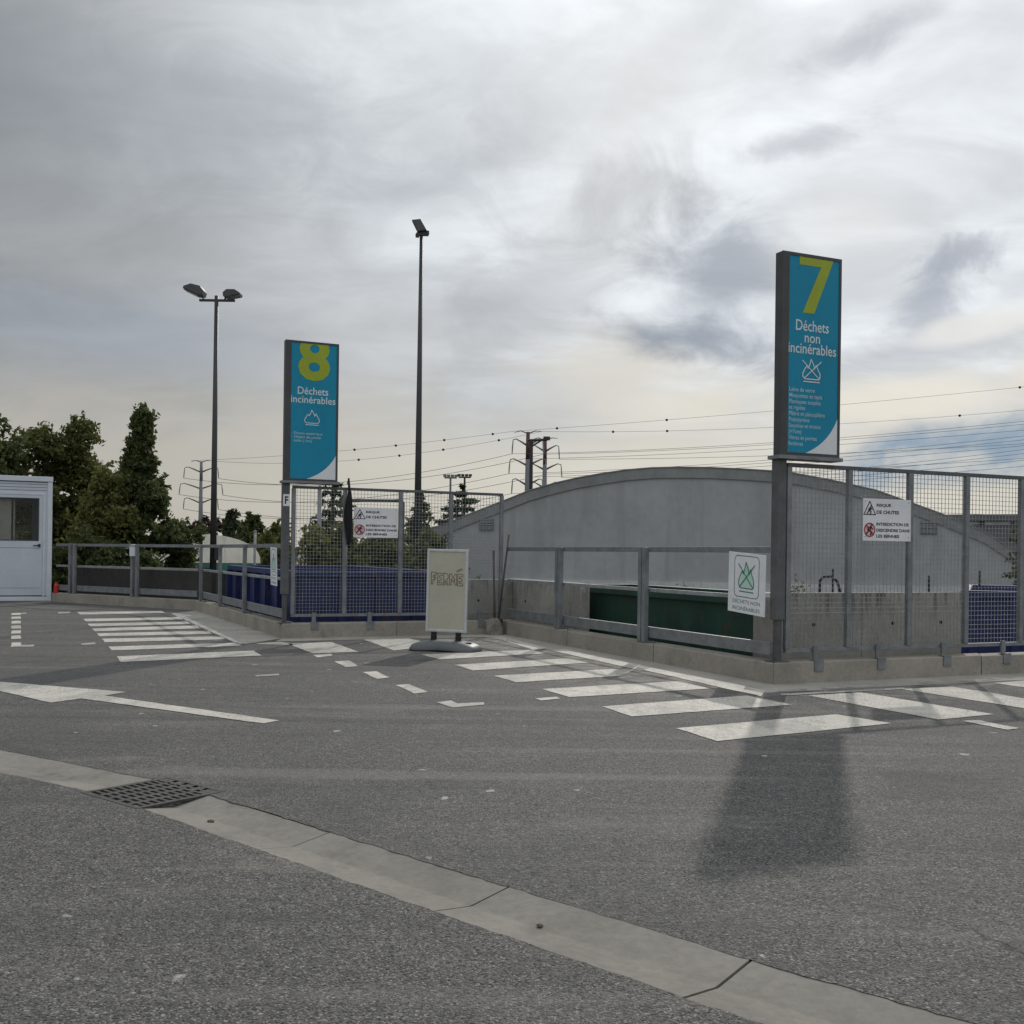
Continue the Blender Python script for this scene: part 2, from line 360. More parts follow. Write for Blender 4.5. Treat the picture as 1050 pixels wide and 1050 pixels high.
leafmat('leaf_dark', (.032, .046, .018), (.12, .145, .05))
leafmat('leaf_mid', (.042, .056, .018), (.16, .17, .05))
leafmat('leaf_olive', (.06, .07, .02), (.19, .19, .055))
leafmat('needle', (.018, .03, .018), (.065, .082, .042))
leafmat('leaf_brown', (.03, .022, .018), (.08, .06, .045))

# ------------------------------------------------------------------ helpers
def tag(o, label=None, cat=None, group=None, kind=None):
    if label: o['label'] = label
    if cat: o['category'] = cat
    if group: o['group'] = group
    if kind: o['kind'] = kind
    return o
def thing(name, loc, rotz, label, cat, group=None):
    o = bpy.data.objects.new(name, None); col.objects.link(o)
    o.location = loc; o.rotation_euler = (0, 0, rotz); o.empty_display_size = .2
    return tag(o, label, cat, group)
def link_mesh(name, me, mat, parent=None):
    o = bpy.data.objects.new(name, me); col.objects.link(o)
    if mat is not None: me.materials.append(mat)
    if parent is not None: o.parent = parent
    return o
def copy_tree(o, parent=None):
    c = o.copy(); col.objects.link(c)
    if parent is not None: c.parent = parent
    for ch in list(o.children): copy_tree(ch, c)
    return c
class MB:
    def __init__(s): s.v = []; s.f = []
    def add(s, vs, fs):
        k = len(s.v); s.v += [tuple(q) for q in vs]; s.f += [tuple(i + k for i in f) for f in fs]; return s
    def box(s, x0, x1, y0, y1, z0, z1):
        vs = [(x0, y0, z0), (x1, y0, z0), (x1, y1, z0), (x0, y1, z0), (x0, y0, z1), (x1, y0, z1), (x1, y1, z1), (x0, y1, z1)]
        return s.add(vs, [(3, 2, 1, 0), (4, 5, 6, 7), (0, 1, 5, 4), (1, 2, 6, 5), (2, 3, 7, 6), (3, 0, 4, 7)])
    def tube(s, pts, r, n=8, cap=True):
        pts = [Vector(q) for q in pts]
        rs = r if isinstance(r, (list, tuple)) else [r] * len(pts)
        k = len(s.v); up = None
        for i, q in enumerate(pts):
            d = (pts[min(i + 1, len(pts) - 1)] - pts[max(i - 1, 0)]).normalized()
            if up is None:
                up = d.orthogonal().normalized()
            up = (up - d * up.dot(d)).normalized(); sd = d.cross(up)
            for j in range(n):
                an = 2 * math.pi * (j + .5) / n
                s.v.append(tuple(q + (up * math.cos(an) + sd * math.sin(an)) * rs[i]))
        for i in range(len(pts) - 1):
            for j in range(n):
                a0 = k + i * n + j; a1 = k + i * n + (j + 1) % n
                s.f.append((a0, a1, a1 + n, a0 + n))
        if cap:
            s.f.append(tuple(k + j for j in range(n))[::-1]); s.f.append(tuple(k + (len(pts) - 1) * n + j for j in range(n)))
        return s
    def prism(s, poly, y0, y1):
        """outline in local x,z extruded along y"""
        n = len(poly); vs = [(x, y0, z) for x, z in poly] + [(x, y1, z) for x, z in poly]
        fs = [tuple(range(n)), tuple(range(2 * n - 1, n - 1, -1))] + [(i, i + n, (i + 1) % n + n, (i + 1) % n) for i in range(n)]
        return s.add(vs, fs)
    def slab(s, poly, z0, z1):
        n = len(poly); vs = [(x, y, z0) for x, y in poly] + [(x, y, z1) for x, y in poly]
        fs = [tuple(range(n))[::-1], tuple(range(n, 2 * n))] + [(i, (i + 1) % n, (i + 1) % n + n, i + n) for i in range(n)]
        return s.add(vs, fs)
    def stroke(s, pts, wd, y, th=.002, closed=False):
        """flat ribbon in the local x,z plane at depth y"""
        P = [Vector((q[0], q[1])) for q in pts]; n = len(P)
        for i in range(n if closed else n - 1):
            a_, b_ = P[i], P[(i + 1) % n]; d = (b_ - a_)
            if d.length < 1e-6: continue
            d.normalize(); nn = Vector((-d.y, d.x)) * wd / 2; e = d * wd * .4
            s.prism([tuple(a_ - e - nn), tuple(b_ + e - nn), tuple(b_ + e + nn), tuple(a_ - e + nn)], y - th - i * 1e-5, y + i * 1e-5)
        return s
    def build(s, name, mat, parent=None, bevel=0, smooth=False):
        me = bpy.data.meshes.new(name); me.from_pydata(s.v, [], s.f)
        bm = bmesh.new(); bm.from_mesh(me); bmesh.ops.recalc_face_normals(bm, faces=bm.faces)
        if bevel:
            es = [e for e in bm.edges if len(e.link_faces) == 2 and e.calc_face_angle(0) > .6]
            bmesh.ops.bevel(bm, geom=es, offset=bevel, segments=2, affect='EDGES', profile=.6)
        bm.to_mesh(me); bm.free()
        if smooth: me.shade_smooth()
        return link_mesh(name, me, mat, parent)

def text_verts(body, size, bold=0, align='LEFT', spacing=1.0, outline=None):
    cu = bpy.data.curves.new('t', 'FONT'); cu.body = body; cu.size = size; cu.offset = bold * size; cu.align_x = align
    cu.space_line = spacing; cu.resolution_u = 3
    if outline:
        cu.fill_mode = 'NONE'; cu.bevel_depth = outline; cu.bevel_resolution = 0
    o = bpy.data.objects.new('t', cu); col.objects.link(o)
    dg = bpy.context.evaluated_depsgraph_get(); dg.update()
    me = bpy.data.meshes.new_from_object(o.evaluated_get(dg))
    vs = np.array([v.co[:] for v in me.vertices]); fs = [tuple(p.vertices) for p in me.polygons]
    bpy.data.objects.remove(o); bpy.data.curves.remove(cu); bpy.data.meshes.remove(me)
    return vs, fs
def lettering(name, body, mat, parent, x0, z_top, width=None, height=None, y=0.0, bold=.0, align='LEFT', spacing=1.0, clip_top=None, outline=None, xc=None):
    """text facing local -y; fitted to a width and height measured from its real outline"""
    vs, fs = text_verts(body, 1.0, bold, align, spacing, outline)
    mn, mx = vs.min(0), vs.max(0)
    sxx = width / (mx[0] - mn[0]) if width else None
    szz = height / (mx[1] - mn[1]) if height else None
    sxx = sxx or szz; szz = szz or sxx
    X = (vs[:, 0] - mn[0]) * sxx; Z = (vs[:, 1] - mx[1]) * szz + z_top
    X = X + (x0 if xc is None else xc - (mx[0] - mn[0]) * sxx / 2)
    Yv = np.full(len(vs), y) - (vs[:, 2] * .3 if outline else 0)
    me = bpy.data.meshes.new(name); me.from_pydata(list(zip(X, Yv, Z)), [], fs)
    bm = bmesh.new(); bm.from_mesh(me)
    if clip_top is not None:
        bmesh.ops.bisect_plane(bm, geom=bm.verts[:] + bm.edges[:] + bm.faces[:], plane_co=(0, 0, clip_top), plane_no=(0, 0, 1), clear_outer=True)
    if not outline:
        for f in bm.faces:
            if f.normal.y > 0: f.normal_flip()
    bm.to_mesh(me); bm.free()
    return link_mesh(name, me, mat, parent)

# ------------------------------------------------------------------ plan of the quay (metres)
A = Vector((.914, .406)).normalized(); B = Vector((-A.y, A.x)); ANG = math.atan2(A.y, A.x)
g2 = lambda u, v: G(u, v).xy
C7 = g2(793, 702)
INNER = C7 + B * 6.72
C8 = INNER - A * 3.42
K1 = g2(200, 626)
K0 = g2(53, 617)
AEND = C7 + A * 25
PATH = [K0, K1, C8, INNER, C7, AEND]
def offset_path(path, d):
    out = []
    for i, q in enumerate(path):
        dirs = []
        if i > 0: dirs.append((path[i] - path[i - 1]).normalized())
        if i < len(path) - 1: dirs.append((path[i + 1] - path[i]).normalized())
        ns = [Vector((-t.y, t.x)) for t in dirs]
        if len(ns) == 1: out.append(q + ns[0] * d)
        else:
            nn = (ns[0] + ns[1]).normalized(); out.append(q + nn * (d / nn.dot(ns[0])))
    return out
def hit(u, P, d):
    """distance along the line P + s*d at which it crosses image column u (at eye height)"""
    k = ray(u, 575)[0]
    return (k * P.y - P.x) / (d.x - k * d.y)

# gutter polyline (upper edge), left to right
GU = [Vector((-15.0, 14.3)), g2(0, 768.6), g2(157, 798.6), g2(223, 817).lerp(g2(157, 798.6), .26), g2(522, 909), g2(770, 984), g2(1003, 1050), Vector((4.2, .35)), Vector((14, -8.2))]
GW = -.39
GL = offset_path(GU, GW)
GM = offset_path(GU, GW * .52)

# platform: asphalt either side of the gutter
def lap(path, sgn):
    out = [path[0]]
    for i in range(len(path) - 1):
        ln = (path[i + 1] - path[i]).length; k = max(1, int(ln / .035)) if i in (1, 2, 3, 4, 5, 6) else 1
        nn = (path[i + 1] - path[i]).normalized(); nn = Vector((-nn.y, nn.x)) * sgn
        drift = 0
        for j in range(1, k):
            drift = drift * .8 + random.uniform(-.0035, .0035)
            out.append(path[i].lerp(path[i + 1], j / k) + nn * (.004 + drift + random.uniform(-.003, .003)))
        out.append(path[i + 1])
    return out
far_poly = [Vector((-40, 14.3)), *lap(GU, -1), Vector((45, -8.2)), Vector((45, AEND.y)), AEND, C7, INNER, C8, K1, K0, K0 + B * 4, Vector((-40, 30))]
near_poly = [Vector((-40, -30)), Vector((45, -30)), Vector((45, GL[-1].y)), *lap(GL, 1)[::-1], Vector((-40, GL[0].y))]
def sheet(name, polys, z, mat):
    bm = bmesh.new()
    for q in polys:
        f = bm.faces.new([bm.verts.new((p.x, p.y, z)) for p in q])
    bm.normal_update()
    for f in bm.faces:
        if f.normal.z < 0: f.normal_flip()
    bmesh.ops.triangulate(bm, faces=bm.faces[:])
    me = bpy.data.meshes.new(name); bm.to_mesh(me); bm.free()
    return tag(link_mesh(name, me, mat), kind='structure')
sheet('asphalt', [far_poly, near_poly], 0, M['asphalt'])
mb = MB()
for i in range(len(PATH) - 1):
    a_, b_ = PATH[i], PATH[i + 1]
    mb.add([(a_.x, a_.y, -2.2), (b_.x, b_.y, -2.2), (b_.x, b_.y, .02), (a_.x, a_.y, .02)], [(0, 1, 2, 3)])
op = offset_path(PATH, .10)
mb2 = MB()
for i in range(len(PATH) - 1):
    mb2.slab([tuple(PATH[i]), tuple(PATH[i + 1]), tuple(op[i + 1]), tuple(op[i])], -2.2, -.004)
tag(mb2.build('quay_edge', M['parapet_concrete']), kind='structure')
GZ = -2.0
mb = MB().add([(-1500, -1500, GZ), (1500, -1500, GZ), (1500, 1500, GZ), (-1500, 1500, GZ)], [(0, 1, 2, 3)])
tag(mb.build('ground', M['yard']), kind='structure')

# gutter of shallow V slabs, one metre each
def polyline_cut(Pu, Pl, step, gap):
    segs = []
    for i in range(len(Pu) - 1):
        if i == 2: continue            # the drain grate
        ln = (Pu[i + 1] - Pu[i]).length; k = max(1, round(ln / step))
        for j in range(k):
            t0, t1 = j / k + gap / ln, (j + 1) / k - gap / ln
            segs.append(tuple(Pq[i].lerp(Pq[i + 1], t) for Pq in (Pu, Pl) for t in (t0, t1)))
    return segs
mb = MB(); rg = random.Random(3)
for (u0, u1, l0, l1) in polyline_cut(GU, GL, 1.02, .005):
    m0, m1 = u0.lerp(l0, .52), u1.lerp(l1, .52); h = rg.uniform(-.0025, .0008)
    k0, k1 = u0.lerp(l0, .505), u1.lerp(l1, .505); n0, n1 = u0.lerp(l0, .53), u1.lerp(l1, .53)
    V = lambda q, z: (q.x, q.y, z + h)
    mb.add([V(u0, -.0012), V(u1, -.0012), V(k1, -.026), V(k0, -.026), V(n0, -.026), V(n1, -.026), V(l0, -.0012), V(l1, -.0012), V(u0, -.06), V(u1, -.06), V(l0, -.06), V(l1, -.06)],
           [(0, 1, 2, 3), (3, 2, 5, 4), (4, 5, 7, 6), (0, 3, 4, 6, 10, 8), (1, 9, 11, 7, 5, 2), (0, 8, 9, 1), (6, 7, 11, 10)])
gut = mb.build('gutter', M['gutter_concrete']); tag(gut, kind='structure')
mb = MB()
for i in range(len(GU) - 1):
    mb.add([(GU[i].x, GU[i].y, -.055), (GU[i + 1].x, GU[i + 1].y, -.055), (GL[i + 1].x, GL[i + 1].y, -.055), (GL[i].x, GL[i].y, -.055)], [(0, 1, 2, 3)])
tag(mb.build('gutter_bed', M['sump']), kind='structure')

# kerb upstand in cast lengths
KH = .212; KW = .24
k_out = offset_path(PATH, KW)
mb = MB()
for i, (n_, lens) in enumerate(zip((2, 3, 2, 3, 9), range(5))):
    for j in range(n_):
        g0 = .004 if j else 0; g1 = .004 if j < n_ - 1 else 0
        ln = (PATH[i + 1] - PATH[i]).length
        t0, t1 = j / n_ + g0 / ln, (j + 1) / n_ - g1 / ln
        q = [PATH[i].lerp(PATH[i + 1], t0), PATH[i].lerp(PATH[i + 1], t1), k_out[i].lerp(k_out[i + 1], t1), k_out[i].lerp(k_out[i + 1], t0)]
        b_ = MB().slab([tuple(x) for x in q], -.05, KH + random.uniform(-.004, .004))
        mb.add(b_.v, b_.f)
tag(mb.build('kerb', M['kerb_concrete'], bevel=.012), kind='structure')

# concrete apron along the kerb and the painted markings
ap = offset_path(PATH, -.50)
q7 = [C7 + B * 6.72, C7, AEND]
q7o = [INNER - A * .50 + B * 0.0, ap[4], ap[5]]
apron = [[INNER + Vector((0, 0)), C7, AEND, ap[5], ap[4], ap[3]],
         [C8 , INNER, ap[3], C8 - B * .5 + A * .3, C8 - B * .5 - A * .2],
         [K1, C8, g2(251, 660.5), g2(181, 629)]]
sheet('apron', apron, .002, M['apron_concrete'])
S1 = lambda x, y: (60 + x * .22857, 600 + y * .22857)
S2 = lambda x, y: (280 + x * .24762, 640 + y * .24762)
S3 = lambda x, y: (480 + x * .24762, 640 + y * .24762)
S4 = lambda x, y: (680 + x * .35238, 660 + y * .35238)
S5 = lambda x, y: (x * .28571, 610 + y * .28571)
I = lambda x, y: (x, y)
def ragged(pts, amp=.007, step=.16):
    out = []
    for i in range(len(pts)):
        a_, b_ = pts[i], pts[(i + 1) % len(pts)]; ln = (b_ - a_).length; k = max(1, int(ln / step))
        nn = Vector((-(b_ - a_).y, (b_ - a_).x)).normalized()
        for j in range(k):
            out.append(a_.lerp(b_, j / k) + nn * random.uniform(-amp, amp))
    return out
def marking(name, f, polys, mat='paint', z=.0042):
    sheet(name, [ragged([g2(*f(*p)) for p in q]) for q in polys], z, M[mat])
marking('hatch_marking', S1, [
    [(82, 121), (462, 117), (480, 125), (97, 133)], [(110, 152), (540, 144), (560, 154), (122, 164)],
    [(130, 174), (575, 164), (592, 175), (143, 186)], [(150, 195), (620, 182), (637, 195), (163, 208)],
    [(170, 217), (675, 206), (690, 219), (185, 231)], [(192, 241), (735, 231), (750, 244), (208, 257)],
    [(222, 277), (800, 259), (820, 273), (240, 294)], [(260, 321), (875, 295), (910, 317), (280, 346)]])
marking('edge_marking', S1, [[(503, 128), (530, 126), (835, 262), (812, 268)], [(880, 262), (1000, 256), (1040, 262), (1060, 270), (900, 266)]], 'worn_paint')
marking('dash_marking', S1, [[(100, 263), (165, 258), (168, 266), (105, 269)], [(0, 121), (52, 120), (52, 126), (0, 128)]], 'worn_paint')
marking('scuff_marking', S1, [[(880, 405), (985, 399), (992, 406), (885, 412)]], 'worn_paint')
marking('ladder_marking', S5, [[(42, y0), (74, y0 - 1), (76, y1 - 1), (40, y1)] for y0, y1 in ((66, 73), (79, 87), (94, 104), (111, 122), (129, 140), (147, 159), (172, 187))])
marking('ladder_tail_marking', S5, [[(77, 180), (123, 180), (120, 186), (77, 187)], [(76, 65), (96, 64), (96, 68), (76, 69)]], 'worn_paint')
marking('arrow_marking', S5, [[(-210, 330), (0, 313), (452, 350), (375, 363), (1000, 452), (945, 463), (290, 373), (180, 388), (0, 346)]])
marking('bay_marking', S2, [[(60, 82), (240, 75), (355, 115), (165, 122)], [(375, 65), (560, 60), (700, 88), (500, 110)]])
marking('lane_dash_marking', S2, [[(165, 129), (240, 124), (246, 132), (182, 139)], [(252, 155), (315, 152), (352, 176), (300, 179)], [(370, 200), (430, 196), (482, 222), (430, 228)],
                             [(507, 254), (565, 250), (642, 283), (585, 289)], [(677, 325), (735, 318), (765, 330), (870, 325), (878, 335), (745, 347)]])
marking('crossing_marking', I, [[(431.5, 671.4), (545, 666.5), (560, 670.3), (451, 676.4)], [(465.7, 682), (584, 675.4), (606.3, 679.6), (485.5, 687.8)],
                              [S3(105, 215), S3(600, 187), S3(690, 190), S3(625, 216), S3(200, 242)], [S3(305, 270), S3(880, 237), S3(1000, 268), S3(420, 304)],
                              [(616.7, 724.7), (766.3, 713.6), (812, 723), (648.4, 735)], [S4(35, 247), S4(505, 207), S4(665, 233), S4(160, 285)]])
marking('kerb_line_marking', S3, [[(90, 52), (150, 54), (325, 100), (275, 109)], [(350, 112), (395, 105), (715, 170), (690, 188)], [(725, 191), (757, 182), (1234, 277), (1212, 301)]], z=.0048)
marking('stub_marking', S3, [[(275, 309), (365, 302), (382, 310), (300, 318)]], 'paint')
marking('parking_marking', S4, [[(420, 152), (575, 143), (965, 207), (800, 222)], [(690, 133), (840, 126), (1180, 181), (1050, 189)], [(960, 115), (1060, 108), (1250, 137), (1150, 143)], [(870, 226), (920, 224), (1035, 247), (1000, 252)]])
marking('faint_kerb_marking', S4, [[(330, 135), (415, 130), (420, 136), (332, 141)], [(460, 128), (610, 120), (612, 126), (462, 133)], [(340, 147), (700, 128), (705, 133), (345, 152)], [(740, 113), (975, 100), (980, 105), (745, 118)]], 'worn_paint', .0048)

# drain grate
ga, gb = g2(87, 813), g2(228, 811)
gc = (ga + gb) / 2
gdir = (g2(228, 811) - g2(172, 797)).normalized(); gang = math.atan2(gdir.y, gdir.x)
gr = thing('drain_grate', (gc.x, gc.y, -.0115), gang, 'black cast iron drain grate set in the concrete gutter', 'drain grate')
h = .26
mb = MB()
mb.box(-h, h, -h, -h + .03, 0, .014).box(-h, h, h - .03, h, 0, .014).box(-h, -h + .03, -h + .03, h - .03, 0, .014).box(h - .03, h, -h + .03, h - .03, 0, .014)
mb.build('frame', M['grate'], gr, bevel=.002)
mb = MB()
for i in range(1, 11):
    y = -h + .03 + i * (2 * h - .06) / 11
    mb.box(-h + .03, h - .03, y - .0085, y + .0085, -.008, .012)
for i in range(1, 5):
    x = -h + .03 + i * (2 * h - .06) / 5
    mb.box(x - .016, x + .016, -h + .03, h - .03, .0005, .0115)
mb.build('bars', M['grate'], gr)
MB().box(-h + .005, h - .005, -h + .005, h - .005, -.075, -.046).build('sump', M['sump'], gr)  # near-black plate, its colour stands in for shade down a deep drain
def pebble(u, v, r, label):
    q = G(u, v, 0); bm = bmesh.new(); bmesh.ops.create_icosphere(bm, subdivisions=2, radius=r)
    for vv in bm.verts:
        vv.co *= 1 + random.uniform(-.22, .22); vv.co.z *= .6; vv.co.z += r * .45
    me = bpy.data.meshes.new('pebble'); bm.to_mesh(me); bm.free(); me.shade_smooth()
    o = link_mesh('pebble', me, M['stone']); o.location = (q.x, q.y, -.0255); tag(o, label, 'stone')
pebble(216, 838, .015, 'small brown stone lying in the gutter beside the drain grate')
pebble(554, 943, .012, 'small dark stone lying in the gutter in the foreground')

# ------------------------------------------------------------------ fences
KB = .085                                  # fence line, measured back from the kerb face
def guard_rail(P0, P1, posts, label, first=.0, last=None, latch=None):
    d = (P1 - P0); ln = d.length; d.normalize(); back = Vector((-d.y, d.x))
    o = P0 + back * KB
    t = thing('guard_rail', (o.x, o.y, KH), math.atan2(d.y, d.x), label, 'railing', 'galvanised guard rails along the kerb')
    hw = .036
    a_, b_ = first, ln if last is None else last
    z = lambda q: q - KH
    MB().box(a_, b_, -.026, .026, z(1.295), z(1.356)).build('top_rail', M['galvanised'], t, bevel=.004)
    MB().box(a_, b_, -.016, .016, z(.818), z(.862)).build('middle_rail', M['galvanised_light'], t, bevel=.004)
    MB().box(a_, b_, -.020, -.012, z(.275), z(.40)).box(a_, b_, -.012, .02, z(.392), z(.40)).box(a_, b_, -.012, .02, z(.275), z(.283)).build('toe_board', M['galvanised'], t)
    for s_ in posts:
        mb = MB().box(s_ - hw, s_ + hw, -.085, -.0275, .008, z(1.348)).box(s_ - .06, s_ + .06, -.075, .075, 0, .008)
        for bx in (-.045, .045):
            mb.tube([(s_ + bx, .045, .008), (s_ + bx, .045, .022)], .009, 6)
        mb.build('post', M['galvanised'], t, bevel=.003)
    if latch is not None:
        MB().box(latch - .05, latch + .02, -.085, -.063, z(1.14), z(1.24)).box(latch - .05, latch + .03, -.085, -.063, z(.45), z(.52)).build('latch', M['dark_steel'], t)
    return t
dB = -B
s7 = lambda u: hit(u, INNER + A * KB, dB)
guard_rail(INNER, C7, [s7(577) - .045, s7(577) + .045, s7(664) - .045, s7(664) + .045], 'grey guard rail in front of the dark green skip, between shovel and sign 7', .06, (C7 - INNER).length - .14)
dk = (C8 - K1).normalized()
s8 = lambda u: hit(u, K1 + Vector((-dk.y, dk.x)) * KB, dk)
guard_rail(K1, C8, [s8(209), s8(229), s8(254.5)], 'grey guard rail running up to sign 8 beside the blue skip', .05, (C8 - K1).length - .2)
dl = (K1 - K0).normalized()
s0 = lambda u: hit(u, K0 + Vector((-dl.y, dl.x)) * KB, dl)
guard_rail(K0, K1, [s0(76.5) - .08, s0(76.5) + .08, s0(140.5) - .08, s0(140.5) + .08], 'grey guard rail between white cabin and zebra hatching, trees behind', .05, (K1 - K0).length - .03)

def mesh_fence(P0, d, stops, z0, z1, feet, label, endcap=True):
    back = Vector((-d.y, d.x)); o = P0 + back * KB
    t = thing('mesh_fence', (o.x, o.y, KH), math.atan2(d.y, d.x), label, 'mesh fence', 'wire mesh safety fences on the kerb')
    z0 -= KH; z1 -= KH; a_, b_ = stops[0], stops[-1]
    MB().box(a_ - .02, b_ + .02, -.02, .02, z1 - .04, z1).build('top_rail', M['post_steel'], t, bevel=.003)
    MB().box(a_ - .02, b_ + .02, -.02, .02, z0, z0 + .04).build('bottom_rail', M['galvanised'], t, bevel=.003)
    for s_ in stops:
        MB().box(s_ - .028, s_ + .028, -.030, .020, z0 + .04, z1 - .04).build('post', M['galvanised'], t, bevel=.003)
    mb = MB(); r = .0022
    nx = int(round((b_ - a_) / .05)); nz = int(round((z1 - z0 - .08) / .05))
    for i in range(1, nx):
        x = a_ + (b_ - a_) * i / nx; mb.box(x - r, x + r, .004, .0082, z0 + .02, z1 - .02)
    for i in range(1, nz):
        z = z0 + .04 + (z1 - z0 - .08) * i / nz; mb.box(a_, b_, -.0002, .0040, z - r, z + r)
    mb.build('wire_mesh', M['galvanised_light'], t)
    for s_ in feet:
        mb = MB().box(s_ - .03, s_ + .03, -.045, -.021, -.03, z0 + .06).box(s_ - .055, s_ + .055, -KB - .014, -.02, .004, .014).box(s_ - .055, s_ + .055, -KB - .012, -KB - .003, -.10, .0035)
        mb.build('foot_bracket', M['galvanised'], t, bevel=.002)
    return t
sA = lambda u: hit(u, C7 + B * KB, A)
sA8 = lambda u: hit(u, C8 + B * KB, A)
st7 = [.215, sA(869.5), sA(931.5), sA(990), sA(1046)]; st7.append(2 * st7[-1] - st7[-2])
mesh_fence(C7, A, st7, .30, 2.195, [sA(835), sA(899), sA(966), sA(1027)], 'tall grey wire mesh fence to the right of sign 7')
st8 = [.16, sA8(353), sA8(410), sA8(461.5), sA8(513.5)]
mesh_fence(C8, A, st8, .30, 2.195, [sA8(322), sA8(379), sA8(440), sA8(492)], 'tall grey wire mesh fence right of sign 8, blue skip behind')

# ------------------------------------------------------------------ numbered totem signs
def totem(P, num, title, small, wave_z, wave_x, label, tz, fx, crossed, flame_box, num_box, shift=0.0, XL=-.062, XR=.675):
    o = P + A * (.115 + shift) + B * .10
    t = thing('totem_sign', (o.x, o.y, KH), ANG, label, 'sign', 'numbered totem signs on corner posts')
    z = lambda q: q - KH
    mb = MB().box(-.052, .052, -.052, .052, z(.63), z(2.224)); mb.build('post_sleeve', M['post_steel'], t, bevel=.006)
    MB().box(-.030, .030, -.036, .030, .01, z(.64)).box(-.09, .09, -.09, .09, 0, .01).build('post', M['dark_steel'], t, bevel=.004)
    MB().box(XL - .03, XR + .03, -.115, .07, z(2.225), z(2.262)).build('bracket', M['galvanised'], t, bevel=.003)
    X0, X1, Z0, Z1 = XL, XR, z(2.264), z(4.275)
    yb, yf = .020, -.095; bd = .030; bl_ = .085
    MB().box(X0, X1, yf + .012, yb, Z0, Z1).build('casing', M['casing'], t, bevel=.008)
    fr = MB().box(X0, X0 + bl_, yf, yf + .0115, Z0, Z1).box(X1 - bd, X1, yf, yf + .0115, Z0, Z1).box(X0 + bl_, X1 - bd, yf, yf + .0115, Z0, Z0 + bd).box(X0 + bl_, X1 - bd, yf, yf + .0115, Z1 - bd, Z1)
    fr.build('frame', M['casing'], t)
    x0, x1, z0, z1 = X0 + bl_, X1 - bd, Z0 + bd, Z1 - bd
    W, H = x1 - x0, z1 - z0
    fp = MB().box(x0, x1, yf + .006, yf + .0115, z0, z1).build('face_panel', M['teal'], t)
    y = yf + .005
    # pale swoosh in the lower right corner
    pts = [(x1, z0)]
    pa, pb = Vector((x1, z0 + wave_z * H)), Vector((x0 + wave_x * W, z0)); pc = (pa + pb) / 2; pc = pc + (Vector((x1, z0)) - pc) * .42
    for k in range(0, 15):
        q = k / 14; w_ = pa * (1 - q) ** 2 + pc * 2 * q * (1 - q) + pb * q * q; pts.append((w_.x, w_.y))
    MB().prism(pts, y - .0012, y).build('swoosh', M['white_film'], fp)
    nb = num_box
    if num == '7':
        MB().prism([(x0 + a_ * W, z1 - b_ * H - .0005) for a_, b_ in ((.20, 0), (.88, 0), (.50, .285), (.27, .285), (.63, .042), (.20, .042))], y - .0015, y - .0003).build('number', M['lime'], fp)
    else:
        lettering('number', num, M['lime'], fp, 0, z1 + nb[2] * H, nb[0] * W, nb[1] * H, y - .0015, .03, clip_top=z1 - .001, xc=x0 + nb[3] * W)
    for (txt, zt, hh, wd, xc) in title:
        lettering('title_lettering', txt, M['letter_white'], fp, 0, z1 - zt * H, wd * W, hh * H, y - .0015, .010, xc=x0 + xc * W)
    lettering('small_lettering', small, M['letter_soft'], fp, x0 + .02 * W, z1 - tz[0] * H, tz[2] * W, (tz[1] - tz[0]) * H, y - .0015, .006, spacing=1.0)
    fx0, fx1, fz0, fz1 = flame_box
    flame(fp, x0 + fx0 * W, x0 + fx1 * W, z1 - fz1 * H, z1 - fz0 * H, y - .0015, M['letter_white'], .011, crossed)
    return t
FL = [(.12, .12), (.02, .22), (.02, .36), (.14, .58), (.24, .70), (.30, .60), (.38, .74), (.46, 1.0), (.58, .80), (.66, .60), (.74, .76), (.84, .56), (.95, .38), (.95, .22), (.86, .12)]
def flame(parent, x0, x1, z0, z1, y, mat, wd, crossed):
    f = lambda p_: (x0 + p_[0] * (x1 - x0), z0 + p_[1] * (z1 - z0))
    mb = MB().stroke([f(p_) for p_ in FL], wd, y, .0012, True)
    mb.stroke([f((.08, .0)), f((.92, .0))], wd, y, .0012)
    if crossed:
        mb.stroke([f((.0, .92)), f((.92, .14))], wd * .9, y - .0014, .0012).stroke([f((1.0, .92)), f((.08, .14))], wd * .9, y - .0028, .0012)
    return mb.build('flame_symbol', mat, parent)
totem(C7, '7', [('Déchets', .322, .056, .66, .47), ('non', .400, .036, .31, .47), ('incinérables', .440, .054, .96, .475)],
      'Laine de verre\nMoquettes et tapis\nPlastiques souples\net rigides\nPlâtre et placoplâtre\nPolystyrène\nSouches et troncs\n(>7cm)\nVitres et portes\nfenêtres', .185, .36,
      'tall teal sign with lime number 7 and crossed flame above the right corner post', (.668, .965, .72), None, True, (.28, .65, .52, .635), (.66, .335, .045, .55))
totem(C8, '8', [('Déchets', .322, .055, .67, .48), ('incinérables', .388, .053, .98, .49)],
      '- Divers matériaux\n- Objets de petite\n  taille (-1m)', .18, .36,
      'tall teal sign with lime number 8 and plain flame above the mesh fence', (.655, .735, .68), None, False, (.30, .64, .49, .60), (.70, .34, .065, .50), -.068, -.046, .733)

# small white F plate on the post under sign 8
def at_line(P, d, u, back):
    q = P + Vector((-d.y, d.x)) * back
    return q + d * hit(u, q, d)
o8 = C8 + A * .047 + B * .10
t = thing('letter_plate', (o8.x, o8.y, 1.98), ANG, 'small white square plate with letter F on the post under sign 8', 'plate')
MB().box(-.046, .046, -.058, -.0535, -.085, .085).build('plate', M['white_plate'], t)
lettering('lettering', 'F', M['ink'], t, -.022, .055, .05, .11, -.059, .03)

